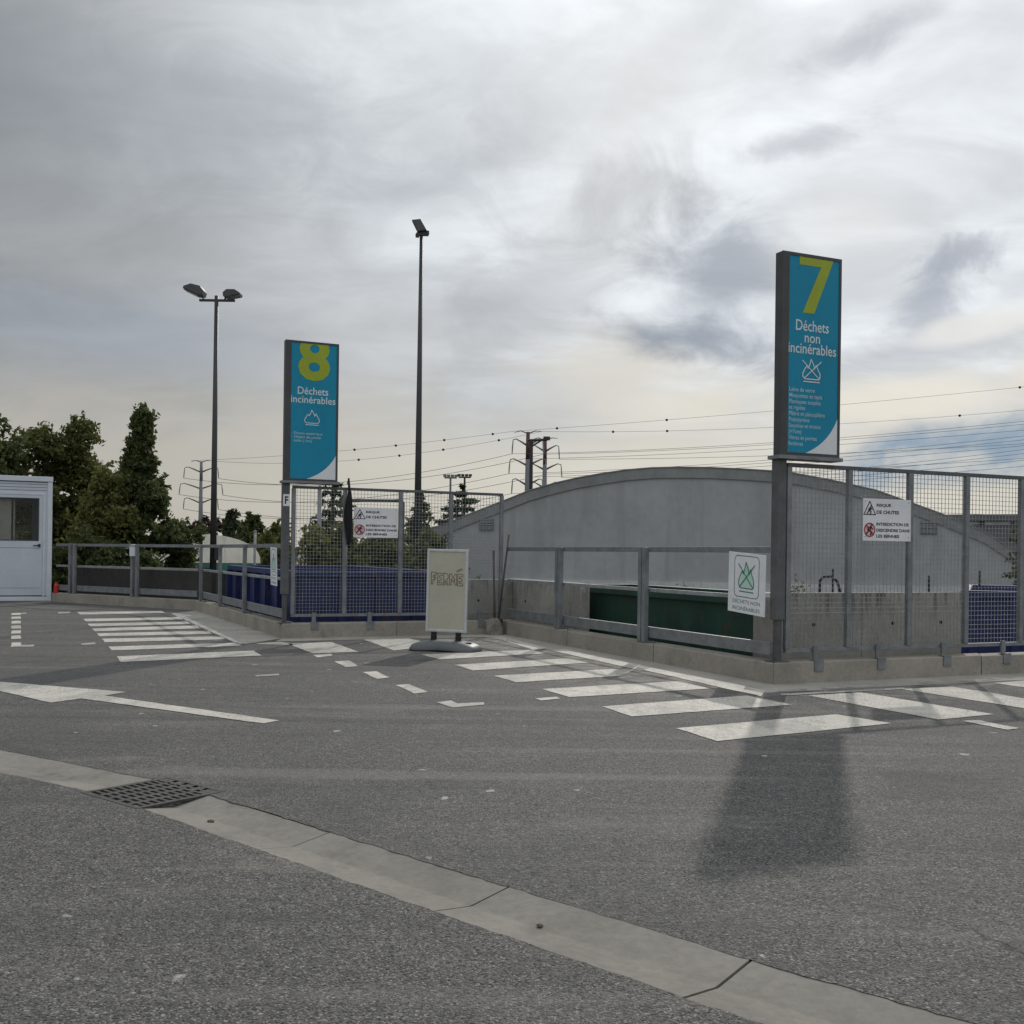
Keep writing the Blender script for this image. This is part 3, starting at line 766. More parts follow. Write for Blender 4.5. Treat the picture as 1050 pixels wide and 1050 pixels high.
# warning plates hung on the mesh
def warning_plate(P, u0, u1, zt, zb, label, tilt):
    q = P + B * (KB - .033); s0_, s1_ = hit(u0, q, A), hit(u1, q, A); o = q + A * s0_
    t = thing('warning_sign', (o.x, o.y, zb), ANG, label, 'sign', 'white warning plates on the mesh fences')
    t.rotation_euler = Matrix.Rotation(ANG, 3, 'Z').to_4x4().to_3x3().__matmul__(Matrix.Rotation(tilt, 3, 'Y')).to_euler()
    W, H = s1_ - s0_, zt - zb
    MB().box(0, W, -.006, -.002, 0, H).build('plate', M['white_plate'], t)
    for (x, z) in ((.03, .04), (W - .03, .04), (.03, H - .03), (W - .03, H - .03)): MB().tube([(x, -.009, z), (x, -.002, z)], .006, 8).build('rivet', M['galvanised'], t)
    y = -.0065
    cx = .135 * W; r = .105 * W
    tri = [(cx - r * 1.15, H * .62), (cx + r * 1.15, H * .62), (cx, H * .93)]
    MB().stroke(tri, .010, y, .001, True).build('triangle_symbol', M['ink'], t)
    def man(x, z, s_, flip):
        P_ = lambda a_, b_: (x + a_ * s_ * flip, z + b_ * s_)
        mb = MB().stroke([P_(.15, .30), P_(-.02, .0)], .28 * s_, y - .0012, .001).stroke([P_(-.02, .0), P_(.22, -.22), P_(.12, -.5)], .15 * s_, y - .0024, .001).stroke([P_(-.02, .0), P_(-.28, -.22), P_(-.45, -.42)], .15 * s_, y - .0036, .001)
        mb.stroke([P_(.15, .28), P_(.4, .1)], .11 * s_, y - .0048, .001).stroke([P_(.15, .3), P_(-.15, .25), P_(-.28, .02)], .11 * s_, y - .0060, .001)
        mb.prism([P_(.26 + .12 * math.cos(k), .55 + .12 * math.sin(k)) for k in np.linspace(0, 6.28, 11)[:-1]], y - .003, y - .001)
        return mb
    man(cx, H * .725, .075, 1).build('falling_figure', M['ink'], t)
    cz = H * .255; rr = r * 1.0
    MB().prism([(cx + rr * math.cos(k), cz + rr * math.sin(k)) for k in np.linspace(0, 2 * math.pi, 33)[:-1]], y - .0006, y).build('prohibition_disc', M['pale_pink'], t)
    mb = man(cx, cz, .10, 1); mb.build('climbing_figure', M['ink'], t)
    MB().stroke([(cx + rr * math.cos(k), cz + rr * math.sin(k)) for k in np.linspace(0, 2 * math.pi, 33)[:-1]], .013, y - .0012, .001, True).stroke([(cx - rr * .7, cz + rr * .7), (cx + rr * .7, cz - rr * .7)], .014, y - .0080, .001).build('prohibition_ring', M['red_ink'], t)
    for txt, zt_, hh, wd in (('RISQUE', .885, .085, .30), ('DE CHUTES', .725, .085, .47), ('INTERDICTION DE', .435, .075, .68), ('DESCENDRE DANS', .29, .075, .70), ('LES BENNES', .15, .075, .48)):
        lettering('lettering', txt, M['ink'], t, .275 * W, zt_ * H, wd * W, hh * H, y, .04)
    return t
warning_plate(C7, 884, 933, 1.25 + (573 - 511) / F * 10.95, 1.25 + (573 - 554.5) / F * 10.95, 'white fall warning plate on the mesh fence right of sign 7', -.0)
warning_plate(C8, 362, 407.5, 1.25 + (566.3 - 521) / F * 15.9, 1.25 + (566.3 - 551.5) / F * 15.9, 'white fall warning plate on the mesh fence right of sign 8', 0)

# hanging plate by post 7 and the narrow one by post 8
def waste_plate(P0, d, sC, W, H, zb, label, tilt, crossed, txt):
    back = Vector((-d.y, d.x)); o = P0 + back * (KB - .075) + d * sC
    t = thing('waste_sign', (o.x, o.y, zb), math.atan2(d.y, d.x), label, 'sign', 'white waste type plates tied to the guard rails')
    MB().box(-W / 2, W / 2, -.005, 0, 0, H).build('plate', M['white_plate'], t)
    y = -.0055
    rp = []
    bw, bz0, bz1, rr = W * .33, H * .27, H * .95, .05
    for cx, cz, a0 in ((bw - rr, bz1 - rr, 0), (-bw + rr, bz1 - rr, 1), (-bw + rr, bz0 + rr, 2), (bw - rr, bz0 + rr, 3)):
        for k in range(5):
            an = (a0 + k / 4) * math.pi / 2; rp.append((cx + rr * math.cos(an), cz + rr * math.sin(an)))
    MB().stroke(rp, .008, y, .001, True).build('symbol_border', M['green_ink'], t)
    MB().prism([(-W * .2, H * .44), (W * .2, H * .44), (W * .19, H * .6), (W * .03, H * .82), (-.13 * W, H * .68)], y - .0004, y).build('flame_fill', M['mint'], t)
    flame(t, -W * .22, W * .22, H * .36, H * .85, y - .0012, M['green_ink'], .010, crossed)
    for q, zt_ in zip(txt, (.235, .12)):
        lettering('lettering', q, M['green_ink'], t, 0, zt_ * H, W * .74, H * .075, y, .006, xc=0)
    MB().box(-W * .3, -W * .27, 0, .03, H - .08, H - .05).build('tie', M['dark_steel'], t); MB().box(W * .27, W * .3, 0, .03, H - .08, H - .05).build('tie', M['dark_steel'], t)
    t.rotation_euler = (Matrix.Rotation(math.atan2(d.y, d.x), 3, 'Z') @ Matrix.Rotation(tilt, 3, 'Y') @ Matrix.Rotation(.03, 3, 'X')).to_euler()
    return t
ln7 = (C7 - INNER).length
waste_plate(INNER, dB, ln7 - .47, .62, .62, .67, 'crooked white plate with green crossed flame hanging left of post 7', .06, True, ('DÉCHETS NON', 'INCINÉRABLES'))
ln8 = (C8 - K1).length
waste_plate(K1, dk, ln8 - .56, .40, .56, .74, 'narrow white plate with green flame hanging on rail left of post 8', .03, False, ('DÉCHETS', 'INCINÉRABLES'))

# ------------------------------------------------------------------ concrete parapets behind the fences
def parapet(P, Q, z1, name_label, mat='parapet_concrete', th=.16, joints=(), thing_name='concrete_wall'):
    d = Q - P; ln = d.length; d.normalize()
    t = thing(thing_name, (P.x, P.y, GZ), math.atan2(d.y, d.x), name_label, 'wall')
    cuts = [0, *joints, ln]
    for i in range(len(cuts) - 1):
        sl_ = MB().box(cuts[i] + (.006 if i else 0), cuts[i + 1], 0, th, 0, z1 - GZ + random.uniform(-.006, .006)).build('wall_slab', M[mat], t, bevel=.008)
        if mat == 'parapet_concrete' and cuts[i + 1] - cuts[i] > .8:
            for fx in (.30, .78):
                xx = cuts[i] + (cuts[i + 1] - cuts[i]) * fx
                MB().tube([(xx, -.003, z1 - GZ - .33), (xx, .0, z1 - GZ - .33)], .022, 10).build('tie_hole', M['sump'], sl_)
    return t
off = .34
pB0 = INNER + A * off + B * off
q = INNER + A * off
eB = q + dB * hit(595, q, dB)
parapet(INNER + A * off + B * .53, eB, .845, 'stained grey concrete wall behind the rail, left of the dark green skip', joints=(2.2,))
q7b = C7 + A * off + B * off
eB2 = q + dB * hit(773, q, dB)
parapet(eB2, q7b - B * .0, .87, 'short grey concrete wall end behind crooked plate by post 7')
qa = C7 + B * (off + .02) + A * (off + .17)
parapet(qa, C7 + B * (off + .02) + A * hit(987, C7 + B * (off + .02), A), .885, 'long stained grey concrete wall behind the mesh fence right of sign 7', joints=(.92,))
qm = C8 + B * .36
parapet(qm + A * hit(476, qm, A), qm + A * (3.42 + off - .003), .84, 'short grey concrete wall behind mesh fence and shovel')
ok = offset_path(PATH, .42)
kk = ok[1] + dk * hit(225, ok[1], dk)
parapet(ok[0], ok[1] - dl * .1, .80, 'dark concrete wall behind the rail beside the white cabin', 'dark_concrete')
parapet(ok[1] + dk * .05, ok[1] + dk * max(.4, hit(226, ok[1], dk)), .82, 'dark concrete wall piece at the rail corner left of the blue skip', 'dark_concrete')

# ------------------------------------------------------------------ skips
def skip_box(o, ang, Lx, Ly, z1, mat, label, hook=False, ribs_front=4, side_ribs=True):
    """open-top roll-off skip: floor, walls, top rim, ribs; local x along its front, y away"""
    t = thing('skip', (o.x, o.y, GZ), ang, label, 'skip', 'open steel skips at the foot of the quay')
    H = z1 - GZ; zb = .25
    MB().box(0, Lx, 0, .05, zb, H - .09).box(0, Lx, Ly - .05, Ly, zb, H - .09).box(0, .05, .05, Ly - .05, zb, H - .09).box(Lx - .05, Lx, .05, Ly - .05, zb, H - .09).box(.05, Lx - .05, .05, Ly - .05, zb, zb + .06).build('body', M[mat], t)
    MB().box(-.06, Lx + .06, -.06, .06, H - .09, H).box(-.06, Lx + .06, Ly - .06, Ly + .06, H - .09, H).box(-.06, .06, .06, Ly - .06, H - .09, H).box(Lx - .06, Lx + .06, .06, Ly - .06, H - .09, H).build('rim', M[mat], t, bevel=.01)
    n = max(2, int(Ly / .85))
    for i in range(n + 1 if side_ribs else 0):
        y = .06 + (Ly - .12) * i / n
        for x0, x1 in ((-.09, 0), (Lx, Lx + .09)):
            MB().box(x0, x1, y - .06, y + .06, zb, H - .09).build('rib', M[mat], t)
    for i in range(ribs_front):
        x = .1 + (Lx - .2) * i / (ribs_front - 1)
        MB().box(x - .05, x + .05, -.05, 0, zb, H - .09).build('rib', M[mat], t)
    MB().box(.15, Lx - .15, -.04, 0, H * .62, H * .66).build('cross_beam', M[mat], t)
    for x in (.45, Lx - .45):
        for y in (.5, Ly - .5):
            MB().tube([(x - .1, y, .14), (x + .1, y, .14)], .14, 14).build('roller', M['dark_steel'], t)
    if hook:
        pts = [(.35 + .0 * k, Ly * .62 + .38 * math.cos(k), H - .05 + .40 * math.sin(k)) for k in np.linspace(0, math.pi, 12)]
        MB().tube(pts, .06, 8).build('hoop', M['galvanised_light'], t)
    return t
skip_box(C8 + A * .33 + B * .62, ANG, 2.55, 5.9, .955, 'blue_skip', 'dark blue steel skip behind the mesh fence below sign 8', False, 5)
gq = C7 + A * (.68) + B * 1.15
skip_box(gq, ANG, 1.25, 4.9, .80, 'green_skip', 'narrow dark green steel skip behind the guard rail left of post 7', False, 4, False)
bq = D(990, 606, 14.6).xy
skip_box(bq, R(-24), 2.3, 3.6, .835, 'blue_skip', 'dark blue steel skip beyond the long concrete wall at the right edge', False, 5)

# ------------------------------------------------------------------ FERME board
fb = g2(457, 667)
t = thing('swing_board', (fb.x, fb.y, 0), R(-14), 'beige standing board hand lettered FERMÉ on a grey plastic foot', 'sign board')
# moulded foot
bm = bmesh.new()
prof = [(-.47, .0), (-.44, .065), (-.25, .125), (.0, .14), (.2, .115), (.40, .085), (.43, .0)]
NX, NY = 26, 14
def foot_h(x, y):
    e = abs(x) / .47; f_ = abs(y) / .27
    base_ = .15 * (1 - e ** 3) ** .5 if e < 1 else 0
    return max(0.02, (.045 + base_ * .75) * (1 - f_ ** 4) ** .45 if f_ < 1 else .02)
vs = []; fs = []
for i in range(NX + 1):
    for j in range(NY + 1):
        a_ = -1 + 2 * i / NX; b_ = -1 + 2 * j / NY
        hw_ = .27 * (1 - .16 * (1 - abs(a_) ** 2))
        x = a_ * .46 * (1 - .10 * abs(b_) ** 3); y = b_ * hw_ * (1 - .22 * abs(a_) ** 6)
        top = .04 + .095 * max(0, 1 - abs(a_) ** 2.6) ** .6
        z = top * max(0.0, 1 - abs(b_) ** 4) ** .5 + .0
        if abs(b_) == 1 or abs(a_) == 1: z = .022
        vs.append((x, y, z))
k = len(vs)
for i in range(NX + 1):
    for j in range(NY + 1):
        x, y, z = vs[i * (NY + 1) + j]
        arch = .018 * max(0, 1 - (x / .25) ** 2)
        vs.append((x * .99, y * .99, arch if abs(-1 + 2 * j / NY) < 2 else 0))
W_ = NY + 1
for i in range(NX):
    for j in range(NY):
        q = i * W_ + j
        fs += [(q, q + W_, q + W_ + 1, q + 1), (k + q, k + q + 1, k + q + W_ + 1, k + q + W_)]
for i in range(NX):
    for j in (0, NY):
        q = i * W_ + j; fs.append((q, q + W_, k + q + W_, k + q))
for j in range(NY):
    for i in (0, NX):
        q = i * W_ + j; fs.append((q, q + 1, k + q + 1, k + q))
MB().add(vs, fs).build('foot', M['base_plastic'], t, smooth=True)
MB().tube([(.30, -.05, .095), (.30, -.05, .118)], .055, 16).build('filler_cap', M['black_rubber'], t)
for x in (-.165, .165):
    MB().tube([(x, 0, .10), (x, 0, .135), (x, 0, .14), (x, 0, .185), (x, 0, .19), (x, 0, .235)], [.05, .05, .038, .042, .036, .040], 14).build('spring_mount', M['black_rubber'], t)
W, Z0, Z1, y = .275, .235, 1.30, .018
MB().box(-W, -W + .035, -y, y, Z0, Z1).box(W - .035, W, -y, y, Z0, Z1).box(-W + .035, W - .035, -y, y, Z0, Z0 + .035).box(-W + .035, W - .035, -y, y, Z1 - .035, Z1).build('frame', M['alu'], t, bevel=.006)
pn = MB().box(-W + .035, W - .035, -.010, .010, Z0 + .035, Z1 - .035).build('panel', M['beige'], t)
mb = MB(); yy = -.0105
def outl(ch, x, z, s_, hh):
    J = lambda q: [(x + a_ * s_ + random.uniform(-.003, .003), z + b_ * hh + random.uniform(-.003, .003)) for a_, b_ in q]
    shapes = {'F': [(0, 0), (0, 1), (.9, 1), (.9, .78), (.32, .75), (.32, .6), (.75, .6), (.75, .4), (.3, .38), (.3, 0)],
              'E': [(0, 0), (0, 1), (.9, 1), (.9, .8), (.3, .78), (.3, .62), (.75, .6), (.75, .4), (.3, .38), (.3, .2), (.9, .2), (.9, 0)],
              'R': [(0, 0), (0, 1), (.7, 1), (.92, .8), (.85, .55), (.6, .45), (.95, .0), (.65, 0), (.3, .42), (.28, 0)],
              'M': [(0, 0), (0, 1), (.25, 1), (.5, .6), (.75, 1), (1, 1), (1, 0), (.78, 0), (.76, .6), (.5, .25), (.24, .6), (.22, 0)]}
    mb.stroke(J(shapes[ch]), .0085, yy, .0006, True)
x = -.215
for ch, w_, dz_, hh in (('F', .072, 0, .155), ('E', .066, -.006, .150), ('R', .068, -.004, .150), ('M', .092, -.002, .140), ('E', .078, -.012, .150)):
    outl(ch, x, .845 + dz_, w_, hh); x += w_ + .014
mb.stroke([(.125, 1.02), (.175, 1.052), (.20, 1.045), (.14, 1.012)], .008, yy, .0006, True)
mb.stroke([(-.17, .975), (-.165, .88)], .005, yy, .0006)
mb.build('lettering', M['brown_marker'], pn)
t.rotation_euler = (Matrix.Rotation(R(-14), 3, 'Z') @ Matrix.Rotation(.012, 3, 'Y')).to_euler()

# ------------------------------------------------------------------ shovel and broom handle in the inner corner
ic = INNER - B * .12
t = thing('shovel', (ic.x - .16, ic.y - .12, 0), R(10), 'old shovel standing blade down in the kerb corner', 'shovel')
bl = []
for zz_, hw_ in ((.0, .115), (.03, .128), (.18, .125), (.235, .105), (.265, .03)):
    bl.append((zz_, hw_))
vs = []; fs = []
for i, (zq, hw_) in enumerate(bl):
    for j in range(7):
        a_ = -1 + j / 3; vs.append((a_ * hw_, -.022 * (1 - a_ * a_) + .12 * zq - .03, zq))
for i in range(len(bl) - 1):
    for j in range(6):
        q = i * 7 + j; fs.append((q, q + 1, q + 8, q + 7))
o = MB().add(vs, fs).build('blade', M['shovel_blade'], t)
sm = o.modifiers.new('thick', 'SOLIDIFY'); sm.thickness = .004
MB().tube([(0, -.005, .24), (.0, .03, .5), (-.02, .06, 1.30)], [.019, .017, .016], 8).build('handle', M['wood'], t, smooth=True)
t = thing('broom', (ic.x + .0, ic.y + .02, .0), 0, 'dark broom leaning against the mesh fence end post', 'broom')
MB().tube([(-.10, -.10, .24), (.045, .06, 1.55)], [.017, .016], 8).build('handle', M['wood'], t, smooth=True)
mb = MB().box(-.19, -.03, -.14, -.07, .215, .25); mb.build('head', M['black_paint'], t, bevel=.006)
MB().box(-.185, -.035, -.135, -.075, .0, .2145).build('bristles', M['cloth'], t)

# black cloth hanging on mesh 8
q = C8 + B * (KB - .07); q = q + A * hit(357, q, A)
t = thing('hanging_cloth', (q.x, q.y, 1.35), ANG, 'black folded cloth hanging from the mesh fence beside a warning plate', 'cloth')
mb = MB(); rr = [(.02, .0), (.03, .06), (.040, .2), (.050, .36), (.052, .5), (.042, .64), (.03, .74), (.018, .82), (.014, .98)]
vs = []; fs = []
for i, (r_, z_) in enumerate(rr):
    for j in range(16):
        a_ = j / 16 * 2 * math.pi; k_ = 1 + .28 * math.sin(j * 2.4 + i * .5) * (1 if i < 6 else .2)
        vs.append((math.cos(a_) * r_ * k_ + .01 * math.sin(i * 1.3), math.sin(a_) * .045 * k_ * min(1, r_ / .05), z_ + .0))
for i in range(len(rr) - 1):
    for j in range(16):
        fs.append((i * 16 + j, i * 16 + (j + 1) % 16, (i + 1) * 16 + (j + 1) % 16, (i + 1) * 16 + j))
fs.append(tuple(range(16))); fs.append(tuple((len(rr) - 1) * 16 + j for j in range(16)))
mb.add(vs, fs).build('cloth', M['cloth'], t, smooth=True)
MB().tube([(0, 0, .88), (0, .03, .945), (0, .075, .945), (0, .10, .90)], .008, 6).build('hook', M['dark_steel'], t)

# pipe hoop seen behind the mesh fence
hp0, hp1 = D(355, 513, 23), D(413.5, 514, 23)
t = thing('pipe_frame', (hp0.x, hp0.y, GZ), 0, 'thin dark pipe frame behind the mesh fence below the tall lamp post', 'pipe frame')
zt_ = hp0.z - GZ; wdt = hp1.x - hp0.x
MB().tube([(0, 0, 0), (0, 0, zt_ - .03), (.03, 0, zt_), (wdt - .03, 0, zt_), (wdt, 0, zt_ - .03), (wdt, 0, 0)], .035, 8).build('pipe', M['black_paint'], t, smooth=True)

# small lamp on the rail post, red bottle by the cabin
q = K0 + Vector((-dl.y, dl.x)) * KB + dl * s0(140)
t = thing('post_light', (q.x, q.y, 1.355), math.atan2(dl.y, dl.x), 'small pale cylindrical light on the rail post near the cabin', 'light')
MB().tube([(0, -.09, -.26), (0, -.09, -.05)], .075, 16).build('housing', M['cabin_trim'], t, smooth=False)
MB().tube([(0, -.09, -.05), (0, -.09, -.02), (0, -.09, .0)], [.085, .08, .02], 16).build('cap', M['galvanised_light'], t)
MB().box(-.03, .03, -.03, .03, -.22, -.003).build('bracket', M['galvanised'], t)
q = g2(56, 617.5) + Vector((0.05, .02))
q = K0 + dl * .18 + Vector((-dl.y, dl.x)) * .06
t = thing('red_can', (q.x - .06, q.y, KH), 0, 'small red can on the kerb beside the white cabin', 'can')
MB().tube([(0, 0, 0), (0, 0, .17), (0, 0, .21), (0, 0, .25)], [.055, .055, .03, .025], 14).build('body', M['red'], t)
MB().tube([(0, 0, .25), (0, 0, .27)], .028, 10).build('cap', M['black_paint'], t)

# ------------------------------------------------------------------ white site cabin
cq = g2(52.5, 616)
CW, CD, CH = 6.0, 2.4, 2.93
t = thing('site_cabin', (cq.x, cq.y, 0), ANG, 'white prefabricated site cabin with a half glazed door', 'cabin')
# local x runs to the left as negative
x0 = -CW
dr0, dr1 = -1.50, -.205        # door leaf
dz0, dz1 = .13, 2.49
MB().box(x0 + .1, dr0 - .06, .02, .07, .12, CH - .14).box(dr1 + .05, -.095, .02, .07, .12, CH - .14).box(dr0 - .06, dr1 + .05, .02, .07, dz1 + .06, CH - .14).box(-.07, -.02, .07, CD - .05, .12, CH - .14).box(x0 + .02, x0 + .07, .07, CD - .05, .12, CH - .14).box(x0 + .07, -2.6, CD - .07, CD - .02, .12, CH - .14).box(-.45, -.07, CD - .07, CD - .02, .12, CH - .14).box(-2.6, -.45, CD - .07, CD - .02, .12, 1.0).box(-2.6, -.45, CD - .07, CD - .02, 2.4, CH - .14).build('wall', M['cabin'], t)  # rear opening added out of view to let daylight onto the curtains
mb = MB()
for x in (-.10, x0):
    for y in (0, CD - .1): mb = MB().box(x, x + .10, y, y + .10, .10, CH - .12); mb.build('corner_post', M['cabin_trim'], t, bevel=.01)
MB().box(x0, 0, -.004, CD, 0, .0995).build('base_frame', M['cabin_trim'], t, bevel=.008)
MB().box(x0 - .01, .01, -.015, CD + .01, CH - .1195, CH).build('roof', M['cabin_trim'], t, bevel=.01)
for k in range(3):
    MB().box(-1.9, -.11, .014, .0195, 2.60 + k * .07, 2.606 + k * .07).build('seam', M['seal'], t)
fr = MB().box(dr0 - .06, dr0 - .005, .005, .068, dz0 - .02, dz1 + .06).box(dr1 + .005, dr1 + .05, .005, .068, dz0 - .02, dz1 + .06).box(dr0 - .005, dr1 + .005, .005, .068, dz1 + .005, dz1 + .06).build('door_frame', M['cabin_trim'], t)
w0, w1, v0, v1 = dr0 + .10, dr1 - .10, 1.43, 2.40
dr = MB().box(dr0, dr1, .012, .055, dz0, v0).box(dr0, w0, .012, .055, v0, dz1).box(w1, dr1, .012, .055, v0, dz1).box(w0, w1, .012, .055, v1, dz1).build('door', M['cabin'], t)
MB().box(w0 - .02, w0, .006, .0115, v0 - .02, v1 + .02).box(w1, w1 + .02, .006, .0115, v0 - .02, v1 + .02).box(w0, w1, .006, .0115, v0 - .02, v0).box(w0, w1, .006, .0115, v1, v1 + .02).build('window_frame', M['seal'], dr)
MB().box(w0, w1, .026, .032, v0, v1).build('window', M['glass'], dr)
MB().box(dr0 + .04, dr1 - .04, .0095, .0115, v0 - .19, v0 - .183).box(dr0 + .05, dr1 - .05, .0095, .0115, .30, .306).build('panel_seam', M['seal'], dr)
MB().box(dr0 - .004, dr1 + .004, .03, .06, .1, dz0 - .002).build('threshold', M['seal'], dr)
MB().tube([(dr1 - .07, .012, 1.305), (dr1 - .07, -.04, 1.305), (dr1 - .20, -.045, 1.30)], .013, 8).box(dr1 - .10, dr1 - .04, .004, .0118, 1.27, 1.34).build('handle', M['black_paint'], dr)
MB().box(x0 + .08, -.08, .075, CD - .08, .10, .125).build('floor', M['interior'], t)
for (a_, b_) in ((w0 + .10, w0 + .17), (w0 + .20, w0 + .52), (w0 + .56, w0 + .60)):
    mb = MB()
    for k in range(6):
        xa, xb = a_ + (b_ - a_) * k / 6, a_ + (b_ - a_) * (k + 1) / 6
        mb.box(xa, xb, .10 + .012 * (k % 2), .115 + .012 * (k % 2), v0 - .1, v1 + .05)
    mb.build('curtain', M['curtain'], t)

# ------------------------------------------------------------------ lamp posts
def pole_at(u, vtop, Y):
    q = D(u, vtop, Y); return q
q = D(222, 307, 30)
t = thing('floodlight_post', (q.x, q.y, GZ), 0, 'dark steel lamp post with two floodlights on a crossbar', 'lamp post')
hh = q.z - GZ
MB().tube([(0, 0, 0), (0, 0, hh + .10)], [.11, .055], 12).build('pole', M['black_paint'], t, smooth=True)
MB().box(-.48, .52, -.035, .035, hh - .06, hh).build('crossbar', M['black_paint'], t)
MB().box(.09, .20, -.2, .0, hh - 7.35, hh - 6.95).build('junction_box', M['black_paint'], t)
def flood(parent, x, z, tiltx, s_, flip):
    f = lambda px, pz: (x + flip * (px * math.cos(tiltx) - pz * math.sin(tiltx)) * s_, z + (px * math.sin(tiltx) + pz * math.cos(tiltx)) * s_)
    h_ = MB().prism([f(0, .0), f(.12, -.04), f(.60, .02), f(.60, .09), f(.42, .22), f(.14, .24), f(0, .14)], -.22 * s_, .22 * s_).build('floodlight', M['lamp_shell'], parent, bevel=.02)
    MB().prism([f(.14, -.062), f(.58, -.006), f(.58, .008), f(.14, -.045)], -.19 * s_, .19 * s_).build('lens', M['lamp_lens'], h_)
    MB().tube([f(.06, .05)[0:1] + (0,) + f(.06, .05)[1:2], (x, 0, z - .12)], .025, 6).build('stirrup', M['black_paint'], h_)
flood(t, -.36, hh + .08, .30, .95, -1)
flood(t, .22, hh + .06, .08, .80, 1)
q = D(432, 241, 30)
t = thing('tall_floodlight_post', (q.x, q.y, GZ), 0, 'tallest black lamp post with a single tilted floodlight on top', 'lamp post')
hh = q.z - GZ
MB().tube([(0, 0, 0), (0, 0, hh)], [.13, .045], 12).build('pole', M['black_paint'], t, smooth=True)
MB().box(-.14, .20, -.05, .05, hh - .02, hh + .06).box(-.16, -.06, -.06, .06, hh - .06, hh + .02).box(.14, .22, -.06, .06, hh + .02, hh + .11).build('crossbar', M['black_paint'], t)
a_ = 1.15
f = lambda px, pz: (-.02 + px * math.cos(a_) - pz * math.sin(a_), hh + .20 + px * math.sin(a_) + pz * math.cos(a_))
fl_ = MB().prism([f(-.18, -.22), f(.22, -.22), f(.22, .24), f(-.18, .20)], -.06, .10)
fl_ = MB().prism([(-.27, hh + .40), (-.02, hh + .43), (.17, hh + .10), (-.10, hh + .06)], -.10, .12).build('floodlight', M['black_paint'], t, bevel=.015)
MB().prism([(-.24, hh + .385), (-.03, hh + .41), (.14, hh + .12), (-.09, hh + .085)], -.112, -.101).build('lens', M['dark_steel'], fl_)
MB().tube([(.02, 0, hh + .05), (.03, 0, hh + .13)], .03, 6).build('stirrup', M['galvanised_light'], fl_)
# stadium lights and slim posts far behind
for u, vt, label in ((462, 490, 'distant stadium light mast left of the spruce tops, paler of the pair'), (476.5, 489.5, 'distant stadium light mast right of its paler twin, darker lamps')):
    q = D(u, vt, 95)
    t = thing('stadium_light', (q.x, q.y, GZ), 0, label, 'light mast', 'stadium light masts far behind the trees')
    hh = q.z - GZ
    MB().tube([(0, 0, 0), (0, 0, hh)], [.16, .09], 8).build('pole', M['pylon_grey' if u < 470 else 'black_paint'], t)
    MB().box(-.55, .55, -.06, .06, hh - .06, hh + .06).build('crossbar', M['pylon_grey' if u < 470 else 'black_paint'], t)
    for x in (-.5, -.17, .17, .5):
        MB().box(x - .14, x + .14, -.25, .1, hh + .08, hh + .28).build('floodlight', M['pylon_grey' if u < 470 else 'black_paint'], t)
for u, vt, Y, label in ((328, 500, 27, 'slim grey post standing behind the first mesh bay under sign 8'), (261.5, 545, 40, 'slim grey post among trees between the tent and sign 8')):
    q = D(u, vt, Y); t = thing('slim_post', (q.x, q.y, GZ), 0, label, 'post')
    MB().tube([(0, 0, 0), (0, 0, q.z - GZ)], .05, 8).build('pole', M['galvanised'], t, smooth=True)
    MB().tube([(0, 0, q.z - GZ), (0, 0, q.z - GZ + .05)], [.07, .03], 8).build('cap', M['galvanised'], t)

# ------------------------------------------------------------------ barrel roofed hall
hd = Vector((.975, -.221)).normalized(); HP = Vector((-1.0, 41.8)); hang = math.atan2(hd.y, hd.x)
def hall_pt(u, v):
    r = ray(u, v); d = Vector((r[0], r[1]))
    s_ = (r[0] * HP.y - HP.x * r[1]) / (hd.x * r[1] - hd.y * r[0])
    Y = (HP + hd * s_).y
    return s_, EYE + r[2] * Y
arch_px = [(454.7, 539), (484, 527), (514, 515.4), (543.8, 503.5), (570, 496), (593, 490.7), (620, 486), (643, 482.7), (668, 480.6), (695, 480), (725, 480.3), (760, 481.8), (806, 484.7), (850, 492.7), (898, 503.5), (935, 516.7), (966, 528), (990, 538), (1008, 545.4), (1037, 564)]
arch = [hall_pt(*p_) for p_ in arch_px]
arch = [(-7.6, -.6), (-5.6, .9), (-4.0, 1.75)] + [p_ for p_ in arch if p_[0] > -3.4] + [(arch[-1][0] + 1.2, arch[-1][1] - .95), (arch[-1][0] + 2.3, -.7)]
t = thing('sports_hall', (HP.x, HP.y, 0), hang, 'large grey barrel roofed sports hall behind the quay', 'hall')
MB().prism([(arch[0][0], GZ)] + [(x, z) for x, z in arch] + [(arch[-1][0], GZ)], 0, .3).build('wall', M['hall'], t)
DEP = 40
mb = MB(); n = len(arch)
vs = []
for x, z in arch: vs += [(x, -.09, z + .018), (x, DEP, z + .018), (x, -.09, z + .055), (x, DEP, z + .055)]
fs = []
for i in range(n - 1):
    q = i * 4; fs += [(q, q + 4, q + 5, q + 1), (q + 2, q + 3, q + 7, q + 6), (q, q + 2, q + 6, q + 4)]
rf = MB().add(vs, fs).build('roof', M['hall_trim'], t)
band = [(x, z + .015) for x, z in arch] + [(x, z - .36) for x, z in arch][::-1]
for i in range(n - 1):
    mb.prism([(arch[i][0], arch[i][1] + .015), (arch[i + 1][0], arch[i + 1][1] + .015), (arch[i + 1][0], arch[i + 1][1] - .37), (arch[i][0], arch[i][1] - .37)], -.06, -.004)
mb.build('fascia', M['hall_trim'], t)
for x in (arch[0][0], arch[-1][0] - .3):
    MB().box(x, x + .3, .31, DEP, GZ, -.62).build('side_wall', M['hall'], t)
MB().box(arch[0][0], arch[-1][0], DEP - .3, DEP - .02, GZ, 1.0).build('rear_wall', M['hall'], t)
